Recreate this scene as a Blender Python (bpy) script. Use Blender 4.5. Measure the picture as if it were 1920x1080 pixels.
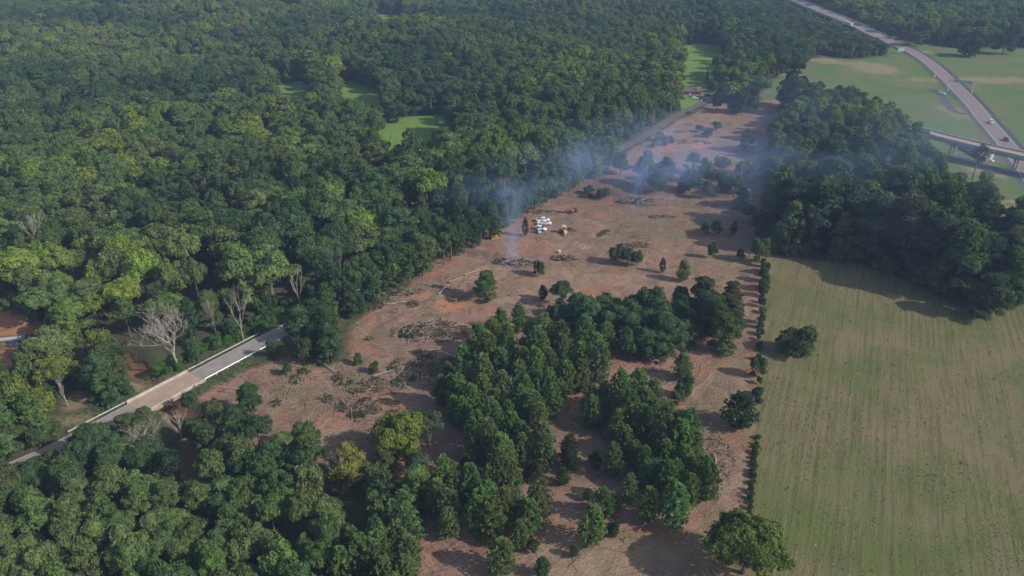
import bpy, math, random
import numpy as np
from mathutils import Vector
R = math.radians
scene = bpy.context.scene
for o in list(bpy.data.objects): bpy.data.objects.remove(o)

# ---------------------------------------------------------------- camera
CAM_H, PITCH, F = 125.0, R(28.0), 1400.0
cd = bpy.data.cameras.new('camera'); cam = bpy.data.objects.new('camera', cd)
scene.collection.objects.link(cam)
cam.location = (0, 0, CAM_H); cam.rotation_euler = (R(90) - PITCH, 0, 0)
cd.sensor_width = 36.0; cd.lens = F / 1920 * 36; cd.clip_start = 1.0; cd.clip_end = 20000
scene.camera = cam
# ---------------------------------------------------------------- sky, sun, exposure
SUN_EL, SHADOW_DIR = R(33), R(20)
sunvec = Vector((math.cos(SHADOW_DIR) * math.cos(SUN_EL), -math.sin(SHADOW_DIR) * math.cos(SUN_EL), math.sin(SUN_EL)))
w = bpy.data.worlds.new('World'); scene.world = w; w.use_nodes = True
wn = w.node_tree.nodes; wl = w.node_tree.links; wn.clear()
sky = wn.new('ShaderNodeTexSky'); sky.sky_type = 'NISHITA'; sky.sun_disc = False
sky.sun_elevation = SUN_EL; sky.sun_rotation = math.atan2(sunvec.x, sunvec.y)
sky.air_density = 1.2; sky.dust_density = 1.5
bg = wn.new('ShaderNodeBackground'); bg.inputs['Strength'].default_value = 0.14
wo = wn.new('ShaderNodeOutputWorld'); wl.new(sky.outputs[0], bg.inputs[0]); wl.new(bg.outputs[0], wo.inputs[0])
sl = bpy.data.lights.new('sun', 'SUN'); sl.energy = 4.6; sl.angle = R(0.5); sl.color = (1.0, 0.93, 0.82)
so = bpy.data.objects.new('sun', sl); scene.collection.objects.link(so)
so.rotation_euler = sunvec.to_track_quat('Z', 'Y').to_euler(); so.location = sunvec * 800
vs = scene.view_settings; vs.view_transform = 'Standard'; vs.look = 'None'; vs.exposure = 0.0; vs.gamma = 1.0; vs.use_curve_mapping = False
cy = scene.cycles
cy.max_bounces = 6; cy.diffuse_bounces = 2; cy.glossy_bounces = 2; cy.transmission_bounces = 3; cy.volume_bounces = 2; cy.transparent_max_bounces = 32
cy.use_denoising = True; cy.use_adaptive_sampling = True; cy.adaptive_threshold = 0.02
cy.volume_step_rate = 1.0; cy.volume_max_steps = 96
cy.caustics_reflective = False; cy.caustics_refractive = False
scene.render.use_persistent_data = False

rnd = random.Random(7); nr = np.random.default_rng(11)
# ---------------------------------------------------------------- helpers
S_, C_ = math.sin(PITCH), math.cos(PITCH)
def at(px, py, z=0.0):
    dx = (px - 960) / F; dy = (540 - py) / F
    d = (dx, C_ + dy * S_, -S_ + dy * C_)
    t = (z - CAM_H) / d[2]
    return (d[0] * t, d[1] * t)
def depth_of(x, y, z=0.0): return y * C_ + (CAM_H - z) * S_
def link(o, parent=None):
    scene.collection.objects.link(o)
    if parent: o.parent = parent
    return o
def tag(o, label=None, cat=None, group=None, kind=None):
    if label: o['label'] = label
    if cat: o['category'] = cat
    if group: o['group'] = group
    if kind: o['kind'] = kind
    return o
def empty(name, loc=(0, 0, 0), rz=0.0, label=None, cat=None, group=None):
    o = bpy.data.objects.new(name, None); o.empty_display_size = 0.5
    o.location = loc; o.rotation_euler = (0, 0, rz); link(o)
    return tag(o, label, cat, group)

_lat = np.random.default_rng(3).random((256, 256))
def vnoise(x, y, s=1.0, seed=0):
    x = np.asarray(x, float) / s + seed * 17.3; y = np.asarray(y, float) / s + seed * 9.1
    xi = np.floor(x).astype(int); yi = np.floor(y).astype(int); fx = x - xi; fy = y - yi
    fx = fx * fx * (3 - 2 * fx); fy = fy * fy * (3 - 2 * fy)
    g = lambda a, b: _lat[a & 255, b & 255]
    return (g(xi, yi) * (1 - fx) + g(xi + 1, yi) * fx) * (1 - fy) + (g(xi, yi + 1) * (1 - fx) + g(xi + 1, yi + 1) * fx) * fy
def fbm(x, y, s, seed=0, o=3):
    return sum(vnoise(x, y, s / 2 ** k, seed + k) * 0.5 ** k for k in range(o)) / sum(0.5 ** k for k in range(o))
def sstep(a, b, x):
    t = np.clip((x - a) / (b - a), 0, 1); return t * t * (3 - 2 * t)
def sdf(poly, x, y):
    """signed distance to polygon, positive inside"""
    P = np.array(poly); Q = np.roll(P, -1, 0)
    x = np.asarray(x, float); y = np.asarray(y, float)
    d = np.full(x.shape, 1e9); ins = np.zeros(x.shape, bool)
    for (ax, ay), (bx, by) in zip(P, Q):
        ex, ey = bx - ax, by - ay; wx, wy = x - ax, y - ay
        t = np.clip((wx * ex + wy * ey) / (ex * ex + ey * ey + 1e-9), 0, 1)
        d = np.minimum(d, np.hypot(wx - ex * t, wy - ey * t))
        c = ((ay <= y) & (by > y)) | ((by <= y) & (ay > y))
        with np.errstate(divide='ignore', invalid='ignore'):
            xc = ax + (y - ay) * ex / (ey if abs(ey) > 1e-9 else 1e-9)
        ins ^= c & (x < xc)
    return np.where(ins, d, -d)
def pdist(line, x, y):
    P = np.array(line)[:, :2]; x = np.asarray(x, float); y = np.asarray(y, float); d = np.full(x.shape, 1e9)
    for (ax, ay), (bx, by) in zip(P[:-1], P[1:]):
        ex, ey = bx - ax, by - ay; wx, wy = x - ax, y - ay
        t = np.clip((wx * ex + wy * ey) / (ex * ex + ey * ey + 1e-9), 0, 1)
        d = np.minimum(d, np.hypot(wx - ex * t, wy - ey * t))
    return d
def smooth(pts, n=8):
    P = [np.array(p, float) for p in pts]; P = [2 * P[0] - P[1]] + P + [2 * P[-1] - P[-2]]; out = []
    for i in range(1, len(P) - 2):
        a, b, c, d = P[i - 1:i + 3]
        for k in range(n):
            t = k / n
            out.append(0.5 * ((2 * b) + (-a + c) * t + (2 * a - 5 * b + 4 * c - d) * t * t + (-a + 3 * b - 3 * c + d) * t ** 3))
    out.append(P[-2]); return out

# ---------------------------------------------------------------- mesh builder
class MB:
    def __init__(s): s.v = []; s.f = []
    def add(s, v, f):
        n = len(s.v); s.v += [tuple(p) for p in v]; s.f += [tuple(i + n for i in q) for q in f]; return s
    def box(s, c, d, rz=0.0, ry=0.0):
        V = []
        for i in (-1, 1):
            for j in (-1, 1):
                for k in (-1, 1):
                    x, y, z = i * d[0] / 2, j * d[1] / 2, k * d[2] / 2
                    x, z = x * math.cos(ry) + z * math.sin(ry), -x * math.sin(ry) + z * math.cos(ry)
                    x, y = x * math.cos(rz) - y * math.sin(rz), x * math.sin(rz) + y * math.cos(rz)
                    V.append((c[0] + x, c[1] + y, c[2] + z))
        return s.add(V, [(0, 1, 3, 2), (4, 6, 7, 5), (0, 4, 5, 1), (2, 3, 7, 6), (0, 2, 6, 4), (1, 5, 7, 3)])
    def prism(s, prof, y0, y1, taper=0.0):
        """profile in xz, extruded along y; taper narrows upper points"""
        n = len(prof); zs = [p[1] for p in prof]; z0, z1 = min(zs), max(zs); V = []
        for y in (y0, y1):
            for (x, z) in prof:
                k = 1 - taper * (z - z0) / max(1e-6, z1 - z0); V.append((x, y * k, z))
        F = [tuple(range(n))[::-1], tuple(range(n, 2 * n))] + [(i, (i + 1) % n, n + (i + 1) % n, n + i) for i in range(n)]
        return s.add(V, F)
    def tube(s, pts, rad, n=6, cap=True):
        pts = [Vector(p) for p in pts]; V = []; Fc = []
        if not hasattr(rad, '__len__'): rad = [rad] * len(pts)
        for i, p in enumerate(pts):
            d = (pts[min(i + 1, len(pts) - 1)] - pts[max(i - 1, 0)]).normalized()
            a = d.cross(Vector((0.3, 0.9, 0.2)) if abs(d.z) > 0.8 else Vector((0, 0, 1))).normalized(); b = d.cross(a)
            for k in range(n):
                t = 2 * math.pi * k / n; V.append(p + (a * math.cos(t) + b * math.sin(t)) * rad[i])
        for i in range(len(pts) - 1):
            for k in range(n):
                q = (k + 1) % n; Fc.append((i * n + k, i * n + q, (i + 1) * n + q, (i + 1) * n + k))
        if cap: Fc += [tuple(range(n))[::-1], tuple(range((len(pts) - 1) * n, len(pts) * n))]
        return s.add(V, Fc)
    def wheel(s, c, r, wd, n=16, axis='y'):
        a = Vector((0, 1, 0)) if axis == 'y' else Vector((1, 0, 0)); c = Vector(c)
        return s.tube([c - a * wd / 2, c - a * wd * 0.38, c + a * wd * 0.38, c + a * wd / 2], [r * 0.88, r, r, r * 0.88], n)
    def mesh(s, name, mat, sm=False):
        me = bpy.data.meshes.new(name); me.from_pydata(s.v, [], s.f)
        for m in (mat if isinstance(mat, (list, tuple)) else [mat]): me.materials.append(m)
        if sm: me.polygons.foreach_set('use_smooth', [True] * len(me.polygons))
        me.update(); return me
    def build(s, name, mat, parent=None, sm=False):
        return link(bpy.data.objects.new(name, s.mesh(name, mat, sm)), parent)
def quads_mesh(name, V, mats, mat_idx=None, tris=None):
    """V: (n,4,3) array of quads"""
    n = len(V); me = bpy.data.meshes.new(name)
    me.vertices.add(n * 4); me.vertices.foreach_set('co', V.reshape(-1).astype(np.float32))
    me.loops.add(n * 4); me.loops.foreach_set('vertex_index', np.arange(n * 4, dtype=np.int32))
    me.polygons.add(n); me.polygons.foreach_set('loop_start', np.arange(0, n * 4, 4, dtype=np.int32))
    me.polygons.foreach_set('loop_total', np.full(n, 4, dtype=np.int32))
    for m in mats: me.materials.append(m)
    if mat_idx is not None: me.polygons.foreach_set('material_index', mat_idx.astype(np.int32))
    me.update(calc_edges=True); return me

# ---------------------------------------------------------------- node helpers / materials
class NT:
    def __init__(s, name):
        s.m = bpy.data.materials.new(name); s.m.use_nodes = True; s.t = s.m.node_tree; s.t.nodes.clear()
        s.out = s.t.nodes.new('ShaderNodeOutputMaterial')
    def n(s, typ, **kw):
        o = s.t.nodes.new(typ)
        for k, v in kw.items(): setattr(o, k, v)
        return o
    def l(s, a, b): s.t.links.new(a, b)
    def put(s, sock, v):
        if hasattr(v, 'links') or isinstance(v, bpy.types.NodeSocket): s.l(v, sock)
        else: sock.default_value = v
    def math(s, op, a, b=0.0, c=0.0, clamp=False):
        o = s.n('ShaderNodeMath', operation=op, use_clamp=clamp)
        s.put(o.inputs[0], a); s.put(o.inputs[1], b)
        if op in ('MULTIPLY_ADD', 'SMOOTH_MIN', 'SMOOTH_MAX'): s.put(o.inputs[2], c)
        return o.outputs[0]
    def mix(s, f, a, b, blend='MIX'):
        o = s.n('ShaderNodeMix', data_type='RGBA', blend_type=blend); s.put(o.inputs[0], f)
        for k, v in ((6, a), (7, b)):
            if isinstance(v, (tuple, list)): v = tuple(v) + (1,) * (4 - len(v))
            s.put(o.inputs[k], v)
        return o.outputs[2]
    def coord(s, which='Object', scale=(1, 1, 1), rz=0.0, loc=(0, 0, 0)):
        c = s.n('ShaderNodeTexCoord'); m = s.n('ShaderNodeMapping')
        m.inputs['Scale'].default_value = scale; m.inputs['Rotation'].default_value = (0, 0, rz); m.inputs['Location'].default_value = loc
        s.l(c.outputs[which], m.inputs[0]); return m.outputs[0]
    def noise(s, vec, scale, detail=3.0, rough=0.55, dist=0.0):
        o = s.n('ShaderNodeTexNoise'); s.l(vec, o.inputs['Vector'])
        o.inputs['Scale'].default_value = scale; o.inputs['Detail'].default_value = detail
        o.inputs['Roughness'].default_value = rough; o.inputs['Distortion'].default_value = dist
        return o.outputs[0]
    def ramp(s, v, a, b):
        o = s.n('ShaderNodeMapRange', interpolation_type='SMOOTHSTEP'); s.l(v, o.inputs[0])
        o.inputs[1].default_value = a; o.inputs[2].default_value = b; return o.outputs[0]
    def surf(s, col, rough=0.9, spec=0.2, bump=None, bs=0.5, bd=0.1, metal=0.0):
        p = s.n('ShaderNodeBsdfPrincipled')
        s.put(p.inputs['Base Color'], tuple(col) + (1,) if isinstance(col, (tuple, list)) else col)
        s.put(p.inputs['Roughness'], rough); p.inputs['Specular IOR Level'].default_value = spec; p.inputs['Metallic'].default_value = metal
        if bump is not None:
            b = s.n('ShaderNodeBump'); b.inputs['Strength'].default_value = bs; b.inputs['Distance'].default_value = bd
            s.l(bump, b.inputs['Height']); s.l(b.outputs[0], p.inputs['Normal'])
        s.l(p.outputs[0], s.out.inputs[0]); return s.m

def simple(name, col, rough=0.6, spec=0.3, var=0.15, scale=3.0, metal=0.0):
    t = NT(name); nz = t.noise(t.coord(), scale)
    c = t.mix(t.ramp(nz, 0.3, 0.7), tuple(c * (1 - var) for c in col), tuple(min(1, c * (1 + var)) for c in col))
    return t.surf(c, rough, spec, metal=metal)

M = {}
M['white_paint'] = simple('white_paint', (0.78, 0.79, 0.8), 0.3, 0.5, 0.03)
M['blue_paint'] = simple('pale_blue_paint', (0.45, 0.55, 0.62), 0.35, 0.5, 0.05)
M['dark_paint'] = simple('dark_paint', (0.035, 0.04, 0.055), 0.3, 0.5, 0.1)
M['maroon_paint'] = simple('maroon_paint', (0.16, 0.03, 0.04), 0.35, 0.5, 0.1)
M['red_paint'] = simple('red_machine_paint', (0.42, 0.08, 0.09), 0.4, 0.4, 0.1)
M['yellow_paint'] = simple('yellow_machine_paint', (0.60, 0.34, 0.07), 0.45, 0.4, 0.15)
M['tan_paint'] = simple('cream_machine_paint', (0.60, 0.45, 0.27), 0.5, 0.4, 0.12)
M['glass'] = simple('dark_glass', (0.02, 0.025, 0.03), 0.1, 0.6, 0.0)
M['rubber'] = simple('rubber', (0.025, 0.024, 0.023), 0.8, 0.2, 0.2)
M['steel'] = simple('dusty_steel', (0.16, 0.14, 0.12), 0.6, 0.4, 0.3)
M['galv'] = simple('galvanised_steel', (0.36, 0.36, 0.36), 0.45, 0.5, 0.15)
M['chrome'] = simple('hub_metal', (0.45, 0.45, 0.46), 0.3, 0.5, 0.05)
M['sign_green'] = simple('sign_back', (0.25, 0.4, 0.42), 0.5, 0.3, 0.08)
M['white_line'] = simple('white_road_paint', (0.5, 0.49, 0.48), 0.8, 0.2, 0.25, 0.6)
M['yellow_line'] = simple('yellow_road_paint', (0.42, 0.22, 0.06), 0.8, 0.2, 0.3, 0.6)
M['brick'] = simple('brick', (0.28, 0.13, 0.1), 0.9, 0.1, 0.2, 6)
M['pink_brick'] = simple('pink_chimney_brick', (0.55, 0.33, 0.27), 0.9, 0.1, 0.1, 6)
M['shingle'] = simple('brown_shingles', (0.13, 0.105, 0.1), 0.9, 0.1, 0.2, 2)
M['white_wall'] = simple('white_siding', (0.72, 0.72, 0.72), 0.7, 0.2, 0.05, 2)
M['white_roof'] = simple('white_metal_roof', (0.78, 0.8, 0.84), 0.35, 0.5, 0.05, 2)
M['grey_roof'] = simple('grey_roof', (0.3, 0.3, 0.33), 0.6, 0.3, 0.1, 2)
M['wood'] = simple('weathered_wood', (0.3, 0.22, 0.17), 0.9, 0.1, 0.25, 2)
M['pole_wood'] = simple('pole_wood', (0.2, 0.15, 0.12), 0.9, 0.1, 0.2, 2)
M['char'] = simple('charred_wood', (0.03, 0.028, 0.027), 0.95, 0.1, 0.4, 2)
M['ash'] = simple('white_ash', (0.34, 0.32, 0.32), 0.95, 0.1, 0.2, 2)
M['dead_bark'] = simple('bleached_dead_wood', (0.31, 0.27, 0.235), 0.9, 0.1, 0.25, 1.2)
M['dead_dark'] = simple('grey_dead_wood', (0.22, 0.19, 0.17), 0.9, 0.1, 0.25, 1.2)
M['bark'] = simple('bark', (0.16, 0.125, 0.095), 0.95, 0.1, 0.3, 1.5)
M['pine_bark'] = simple('pine_bark', (0.17, 0.11, 0.075), 0.95, 0.1, 0.3, 1.5)
M['rubble'] = simple('dark_bluish_rubble', (0.05, 0.05, 0.075), 0.7, 0.3, 0.5, 1.5)

def leaf_mat(name, mode, dark=0.8, transl=0.34):
    t = NT(name); oi = t.n('ShaderNodeObjectInfo')
    if mode == 'object': base = oi.outputs['Color']
    else:
        cr = t.n('ShaderNodeValToRGB'); e = cr.color_ramp; e.interpolation = 'LINEAR'
        cols = mode
        while len(e.elements) < len(cols): e.elements.new(0.5)
        for i, (p, c) in enumerate(cols): e.elements[i].position = p; e.elements[i].color = tuple(c) + (1,)
        at_i = t.n('ShaderNodeAttribute', attribute_name='tint', attribute_type='INSTANCER'); t.l(at_i.outputs['Fac'], cr.inputs[0]); base = cr.outputs[0]
    nz = t.noise(t.coord(), 0.55, 3.0, 0.6)
    c2 = t.mix(t.ramp(nz, 0.3, 0.72), base, (1, 1, 1), 'MIX')
    f = t.math('MULTIPLY_ADD', t.ramp(nz, 0.28, 0.72), 0.75, 0.62)
    mul = t.n('ShaderNodeVectorMath', operation='SCALE'); t.l(base, mul.inputs[0]); t.l(f, mul.inputs['Scale'])
    warm = t.mix(t.math('MULTIPLY', t.ramp(t.noise(t.coord(), 1.7, 2.0), 0.5, 0.8), 0.35), mul.outputs[0], t.mix(1.0, mul.outputs[0], (1.5, 1.2, 0.6), 'MULTIPLY'))
    d = t.n('ShaderNodeBsdfDiffuse'); tr = t.n('ShaderNodeBsdfTranslucent'); mx = t.n('ShaderNodeMixShader'); mx.inputs[0].default_value = transl
    t.l(warm, d.inputs[0]); t.l(t.mix(1.0, warm, (1.1, 1.25, 0.5), 'MULTIPLY'), tr.inputs[0])
    t.l(d.outputs[0], mx.inputs[1]); t.l(tr.outputs[0], mx.inputs[2]); t.l(mx.outputs[0], t.out.inputs[0])
    return t.m
PAL = [(0.0, (0.042, 0.078, 0.036)), (0.2, (0.068, 0.112, 0.042)), (0.42, (0.098, 0.126, 0.052)), (0.6, (0.078, 0.134, 0.040)),
       (0.76, (0.110, 0.142, 0.056)), (0.88, (0.120, 0.178, 0.036)), (0.985, (0.155, 0.195, 0.040)), (1.0, (0.17, 0.125, 0.085))]
PAL = [(p, tuple(v * 1.27 for v in c)) for p, c in PAL]
def pal(u):
    for (a, ca), (b, cb) in zip(PAL[:-1], PAL[1:]):
        if u <= b:
            t = (u - a) / (b - a); return tuple(x * (1 - t) + y * t for x, y in zip(ca, cb))
    return PAL[-1][1]
M['leaf_far'] = leaf_mat('foliage_of_the_wood', PAL)
M['leaf'] = leaf_mat('foliage', 'object')
M['grass_blade'] = simple('grass_blades', (0.075, 0.15, 0.03), 0.9, 0.1, 0.4, 0.3)

# concrete / asphalt
t = NT('concrete'); nz = t.noise(t.coord(), 0.5, 5, 0.6); M['concrete'] = t.surf(t.mix(t.ramp(nz, 0.3, 0.7), (0.34, 0.31, 0.27), (0.50, 0.46, 0.41)), 0.9, 0.2)
def asphalt(name, a, b, seam=None):
    t = NT(name); nz = t.noise(t.coord(), 0.35, 6, 0.65); fine = t.noise(t.coord(), 6.0, 3, 0.7)
    c = t.mix(t.ramp(nz, 0.3, 0.7), a, b); c = t.mix(t.math('MULTIPLY', t.ramp(fine, 0.45, 0.75), 0.25), c, tuple(x * 1.5 for x in b))
    return t.surf(c, 0.9, 0.2, bump=fine, bs=0.2, bd=0.02)
M['asphalt'] = asphalt('road_asphalt', (0.22, 0.195, 0.18), (0.30, 0.265, 0.24))
M['asphalt_dark'] = asphalt('shoulder_asphalt', (0.07, 0.072, 0.08), (0.11, 0.108, 0.115))
M['highway_lane'] = asphalt('lane_surface', (0.17, 0.145, 0.145), (0.235, 0.195, 0.188))
M['deck_tan'] = asphalt('tan_concrete_deck', (0.30, 0.22, 0.17), (0.40, 0.29, 0.225))
M['old_road'] = asphalt('old_road_asphalt', (0.10, 0.082, 0.082), (0.15, 0.125, 0.125))

# ---------------------------------------------------------------- layout (pixels of the ground projected to world)
def poly(pts): return [at(*p) for p in pts]
CLEAR = poly([(452, 845), (470, 800), (440, 765), (365, 748), (395, 722), (425, 704), (475, 688), (540, 668), (600, 690), (650, 668), (655, 610), (705, 572), (765, 530),
              (800, 492), (850, 470), (880, 446), (915, 424), (960, 396), (1000, 368), (1060, 345), (1110, 325), (1150, 296), (1205, 268), (1265, 228), (1330, 196),
              (1400, 190), (1460, 186), (1455, 250), (1440, 300), (1430, 380), (1425, 440), (1440, 486), (1428, 600), (1420, 760), (1405, 960), (1385, 1000), (1370, 1300),
              (770, 1300), (785, 1000), (790, 930), (700, 880), (600, 872), (520, 850)])
HAY = poly([(1440, 478), (1520, 488), (1610, 494), (1690, 520), (1780, 566), (1850, 594), (1905, 578), (1960, 545), (2200, 500), (2600, 620), (2600, 1500), (1360, 1500), (1390, 1020), (1408, 960), (1422, 760), (1430, 600)])
HAY_R = 0.0
M1 = poly([(512, 158), (570, 150), (590, 170), (584, 226), (526, 226)])
M2 = poly([(640, 150), (690, 156), (722, 172), (724, 240), (692, 244), (652, 222), (636, 200)])
M3 = poly([(702, 232), (740, 214), (830, 206), (852, 225), (846, 304), (780, 314), (718, 298)])
M4 = poly([(1268, 92), (1300, 80), (1352, 84), (1362, 118), (1340, 152), (1285, 150), (1270, 125)])
M5 = poly([(1425, 182), (1452, 150), (1500, 128), (1545, 104), (1600, 112), (1664, 104), (1660, 84), (1700, 92), (1745, 118), (1800, 172), (1850, 235), (1880, 268),
           (1780, 262), (1735, 246), (1720, 236), (1690, 222), (1620, 208), (1560, 200), (1500, 200), (1440, 200)])
M6 = poly([(1660, 72), (1760, 86), (1800, 92), (1960, 92), (2300, 100), (2600, 420), (2200, 470), (1990, 500), (1900, 470), (1850, 440), (1842, 390), (1830, 372), (1815, 330), (1790, 300), (1800, 262),
           (1890, 275), (1860, 240), (1800, 165), (1745, 112), (1700, 88)])
LOT1 = poly([(700, 22), (760, 20), (762, 62), (705, 66)])
LOT2 = poly([(500, 4), (565, 4), (565, 30), (500, 30)])
LOT3 = poly([(764, 34), (800, 34), (800, 66), (764, 66)])
LOT4 = poly([(1262, 150), (1345, 150), (1348, 172), (1340, 186), (1280, 205), (1262, 190)])
ORG = poly([(-120, 575), (22, 580), (80, 610), (92, 650), (66, 716), (-120, 720)])
STRIP = poly([(110, 742), (170, 735), (185, 790), (120, 800)])      # sparse bank by the road in the lower left
GAP = poly([(1500, 196), (1560, 204), (1640, 226), (1712, 262), (1738, 300), (1775, 338), (1815, 388), (1850, 446), (1900, 476), (2040, 500), (2040, 300), (1900, 275), (1800, 262), (1735, 246), (1690, 222), (1620, 206)])
RDIR = np.array((0.566, 0.824))
road_pts = [(-190, 60), (-160, 95), (-141, 118), (-124.5, 138), (-115, 148.5), (-104.7, 162.8), (-91.4, 181.2), (-78.9, 198.7), (-71.8, 208.5), (-46, 245.5), (-8.5, 300), (19, 340), (51.4, 387),
            (72.7, 416), (99.6, 460), (128, 500), (138, 512)]
road_c = [np.array(p) for p in smooth([(p[0], p[1]) for p in road_pts], 6)]
cross_pts = [(128, 545), (136, 527), (150, 521), (175, 520), (205, 518), (245, 502)]
cross_c = smooth(cross_pts, 6)
hw_px = [(1486, -2, 9), (1503, 5, 9), (1546, 23, 8), (1572, 33, 7), (1608, 48, 5), (1640, 65, 2.5), (1662, 74.5, 0.9), (1686, 86, 0), (1714, 99, 0), (1743, 118, 0), (1769, 141, 0), (1789, 160, 0), (1824, 196, 0), (1845, 222, 0), (1867, 247, 0), (1892, 277, 0), (1920, 312, 0), (1952, 360, 0), (1985, 420, 0)]
hw_w = []
for (px, py, z) in hw_px:
    x, y = at(px, py, z); hw_w.append((x, y, z))
a_, b_ = np.array(hw_w[0]), np.array(hw_w[1]); hw_w = [tuple(a_ + (a_ - b_) * 6)] + hw_w
hw_c = smooth(hw_w, 6)

def hills(x, y):
    x = np.asarray(x, float); y = np.asarray(y, float)
    m = sstep(330, 480, y) * sstep(60, -40, x - (y - 400) * 0.18) + sstep(640, 760, y) * 0.6 * sstep(450, 250, x)
    m = np.clip(m, 0, 1)
    m = m + sstep(40, -40, x + 150) * sstep(240, 300, y) * 0.6; m = np.clip(m, 0, 1)
    for L in (M1, M2, M3, LOT1, LOT3): pass
    m = m * sstep(0, 90, np.minimum(np.hypot(x - at(770, 250)[0], y - at(770, 250)[1]), np.hypot(x - at(660, 190)[0], y - at(660, 190)[1])))
    return m * ((fbm(x, y, 190, 5, 2) - 0.5) * 30)

# ---------------------------------------------------------------- ground
def axis(segs):
    out = [segs[0][0]]
    for a, b, s in segs:
        n = max(1, int(round((b - a) / s))); out += [a + (b - a) * (k + 1) / n for k in range(n)]
    return np.array(out)
gx = axis([(-6000, -1500, 900), (-1500, -500, 60), (-500, -150, 6), (-150, 230, 1.5), (230, 420, 3), (420, 900, 12), (900, 1500, 60), (1500, 6000, 900)])
gy = axis([(-2000, 0, 500), (0, 90, 15), (90, 300, 1.5), (300, 560, 2.4), (560, 800, 5), (800, 1300, 12), (1300, 2500, 100), (2500, 9000, 1000)])
GX, GY = np.meshgrid(gx, gy); X = GX.ravel(); Y = GY.ravel()
wob = (fbm(X, Y, 9, 1, 3) - 0.5) * 5.0 + (fbm(X, Y, 2.6, 4, 2) - 0.5) * 1.6
sc = sdf(CLEAR, X, Y); sh = sdf(HAY, X, Y)
dr = np.minimum(pdist(road_c, X, Y), pdist(cross_c, X, Y))
clear_m = sstep(-1.0, 1.5, sc + wob)
hay_m = sstep(-0.8, 0.8, sh + wob * 0.25)
mead = np.zeros_like(X)
for P in (M1, M2, M3, M4, LOT1, LOT4): mead = np.maximum(mead, sstep(-1.5, 1.5, sdf(P, X, Y) + wob))
big = np.maximum(sstep(-1.5, 1.5, sdf(GAP, X, Y) + wob), sstep(-1.5, 1.5, sdf(M5, X, Y) + wob)); big = np.maximum(big, sstep(-1.5, 1.5, sdf(M6, X, Y) + wob))
org = sstep(-2, 2, sdf(ORG, X, Y) + wob) * sstep(0.42, 0.62, fbm(X, Y, 8, 8))
def spot(px, py, rx, ry, amt=1.0, ang=0.0):
    cx, cy_ = at(px, py); dx, dy = X - cx, Y - cy_
    ca, sa = math.cos(ang), math.sin(ang); u = (dx * ca + dy * sa) / rx; v = (-dx * sa + dy * ca) / ry
    r = np.sqrt(u * u + v * v) + (fbm(X, Y, 4, 12, 3) - 0.5) * 1.1
    return sstep(1.15, 0.55, r) * amt
for a in ((845, 570, 7, 4, 1), (785, 555, 4, 2.5, .8), (1290, 270, 14, 8, 1), (1250, 280, 10, 4, .8), (1160, 322, 5, 4, .8), (1010, 700, 5, 2, .0), (1352, 216, 8, 8, .4),
          (22, 616, 10, 6, 1), (10, 600, 8, 5, 1), (30, 640, 6, 4, .9), (1700, 95, 3, 3, .5), (1840, 385, 6, 4, .5), (1885, 390, 16, 2, .5)):
    org = np.maximum(org, spot(*a[:4], a[4]))
tan_ = np.zeros_like(X)
for a in ((1515, 112, 26, 7, .9), (1470, 140, 14, 6, .8), (1640, 128, 20, 26, .6), (1580, 118, 22, 6, .7), (1735, 97, 6, 6, 1), (1840, 150, 60, 12, .6), (1790, 210, 8, 22, .5), (1850, 320, 9, 12, .7), (1800, 262, 12, 3, .7),
          (1845, 378, 9, 5, 1), (1890, 378, 20, 2.2, 1), (900, 510, 9, 6, .5), (700, 90, 8, 8, 1), (728, 44, 8, 9, .8), (538, 9, 24, 12, 1), (586, 20, 6, 10, .8), (280, 716, 7, 4, .8), (150, 790, 5, 3, .6), (60, 800, 7, 5, .6), (150, 750, 6, 5, .6),
          (960, 560, 18, 6, .5), (1100, 520, 22, 8, .4), (1130, 1040, 20, 6, .6)):
    tan_ = np.maximum(tan_, spot(*a))
blk = np.zeros_like(X)
for a in ((962, 491, 5.5, 2.6, .9), (1190, 376, 7, 3.5, .9), (1055, 486, 4, 2, .4), (1215, 385, 8, 2, .6)): blk = np.maximum(blk, spot(*a))
green_in = sstep(0.50, 0.66, fbm(X, Y, 12, 21, 4)) * 0.5
for a in ((1240, 430, 24, 16, .8), (1330, 540, 10, 12, .6), (1120, 450, 15, 4, .5), (1150, 508, 12, 3, .7), (1230, 400, 14, 10, .5), (1350, 760, 8, 14, .6), (1280, 1040, 26, 9, .9), (640, 640, 9, 12, .4)): green_in = np.maximum(green_in, spot(*a))
trk = np.zeros_like(X)
rmask = sstep(5.5, 3.0, dr)
Z = hills(X, Y)
flat = np.maximum.reduce([sstep(3, 7, dr)]) * (1 - blk)
Z = Z + clear_m * sstep(0, 6, sc) * flat * ((fbm(X, Y, 5, 31, 3) - 0.5) * 0.9 + np.abs(fbm(X, Y, 2.2, 33, 2) - 0.5) * 0.5 - 0.1)
Z = Z + hay_m * (fbm(X, Y, 22, 41, 2) - 0.5) * 0.6
# creek channel under the bridge
BR0 = np.array((-98.7, 171.2)); cr_line = [(-150, 214), (-118, 192), (-98.7, 171.5), (-86, 158), (-70, 120)]
dc = pdist(smooth(cr_line, 4), X, Y); Z = Z - 3.0 * sstep(5.0, 1.2, dc + (fbm(X, Y, 5, 50) - 0.5) * 2)
creek = sstep(4.2, 2.2, dc + (fbm(X, Y, 5, 50) - 0.5) * 3)
def ground_z(x, y):
    return float(hills(x, y))

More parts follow.
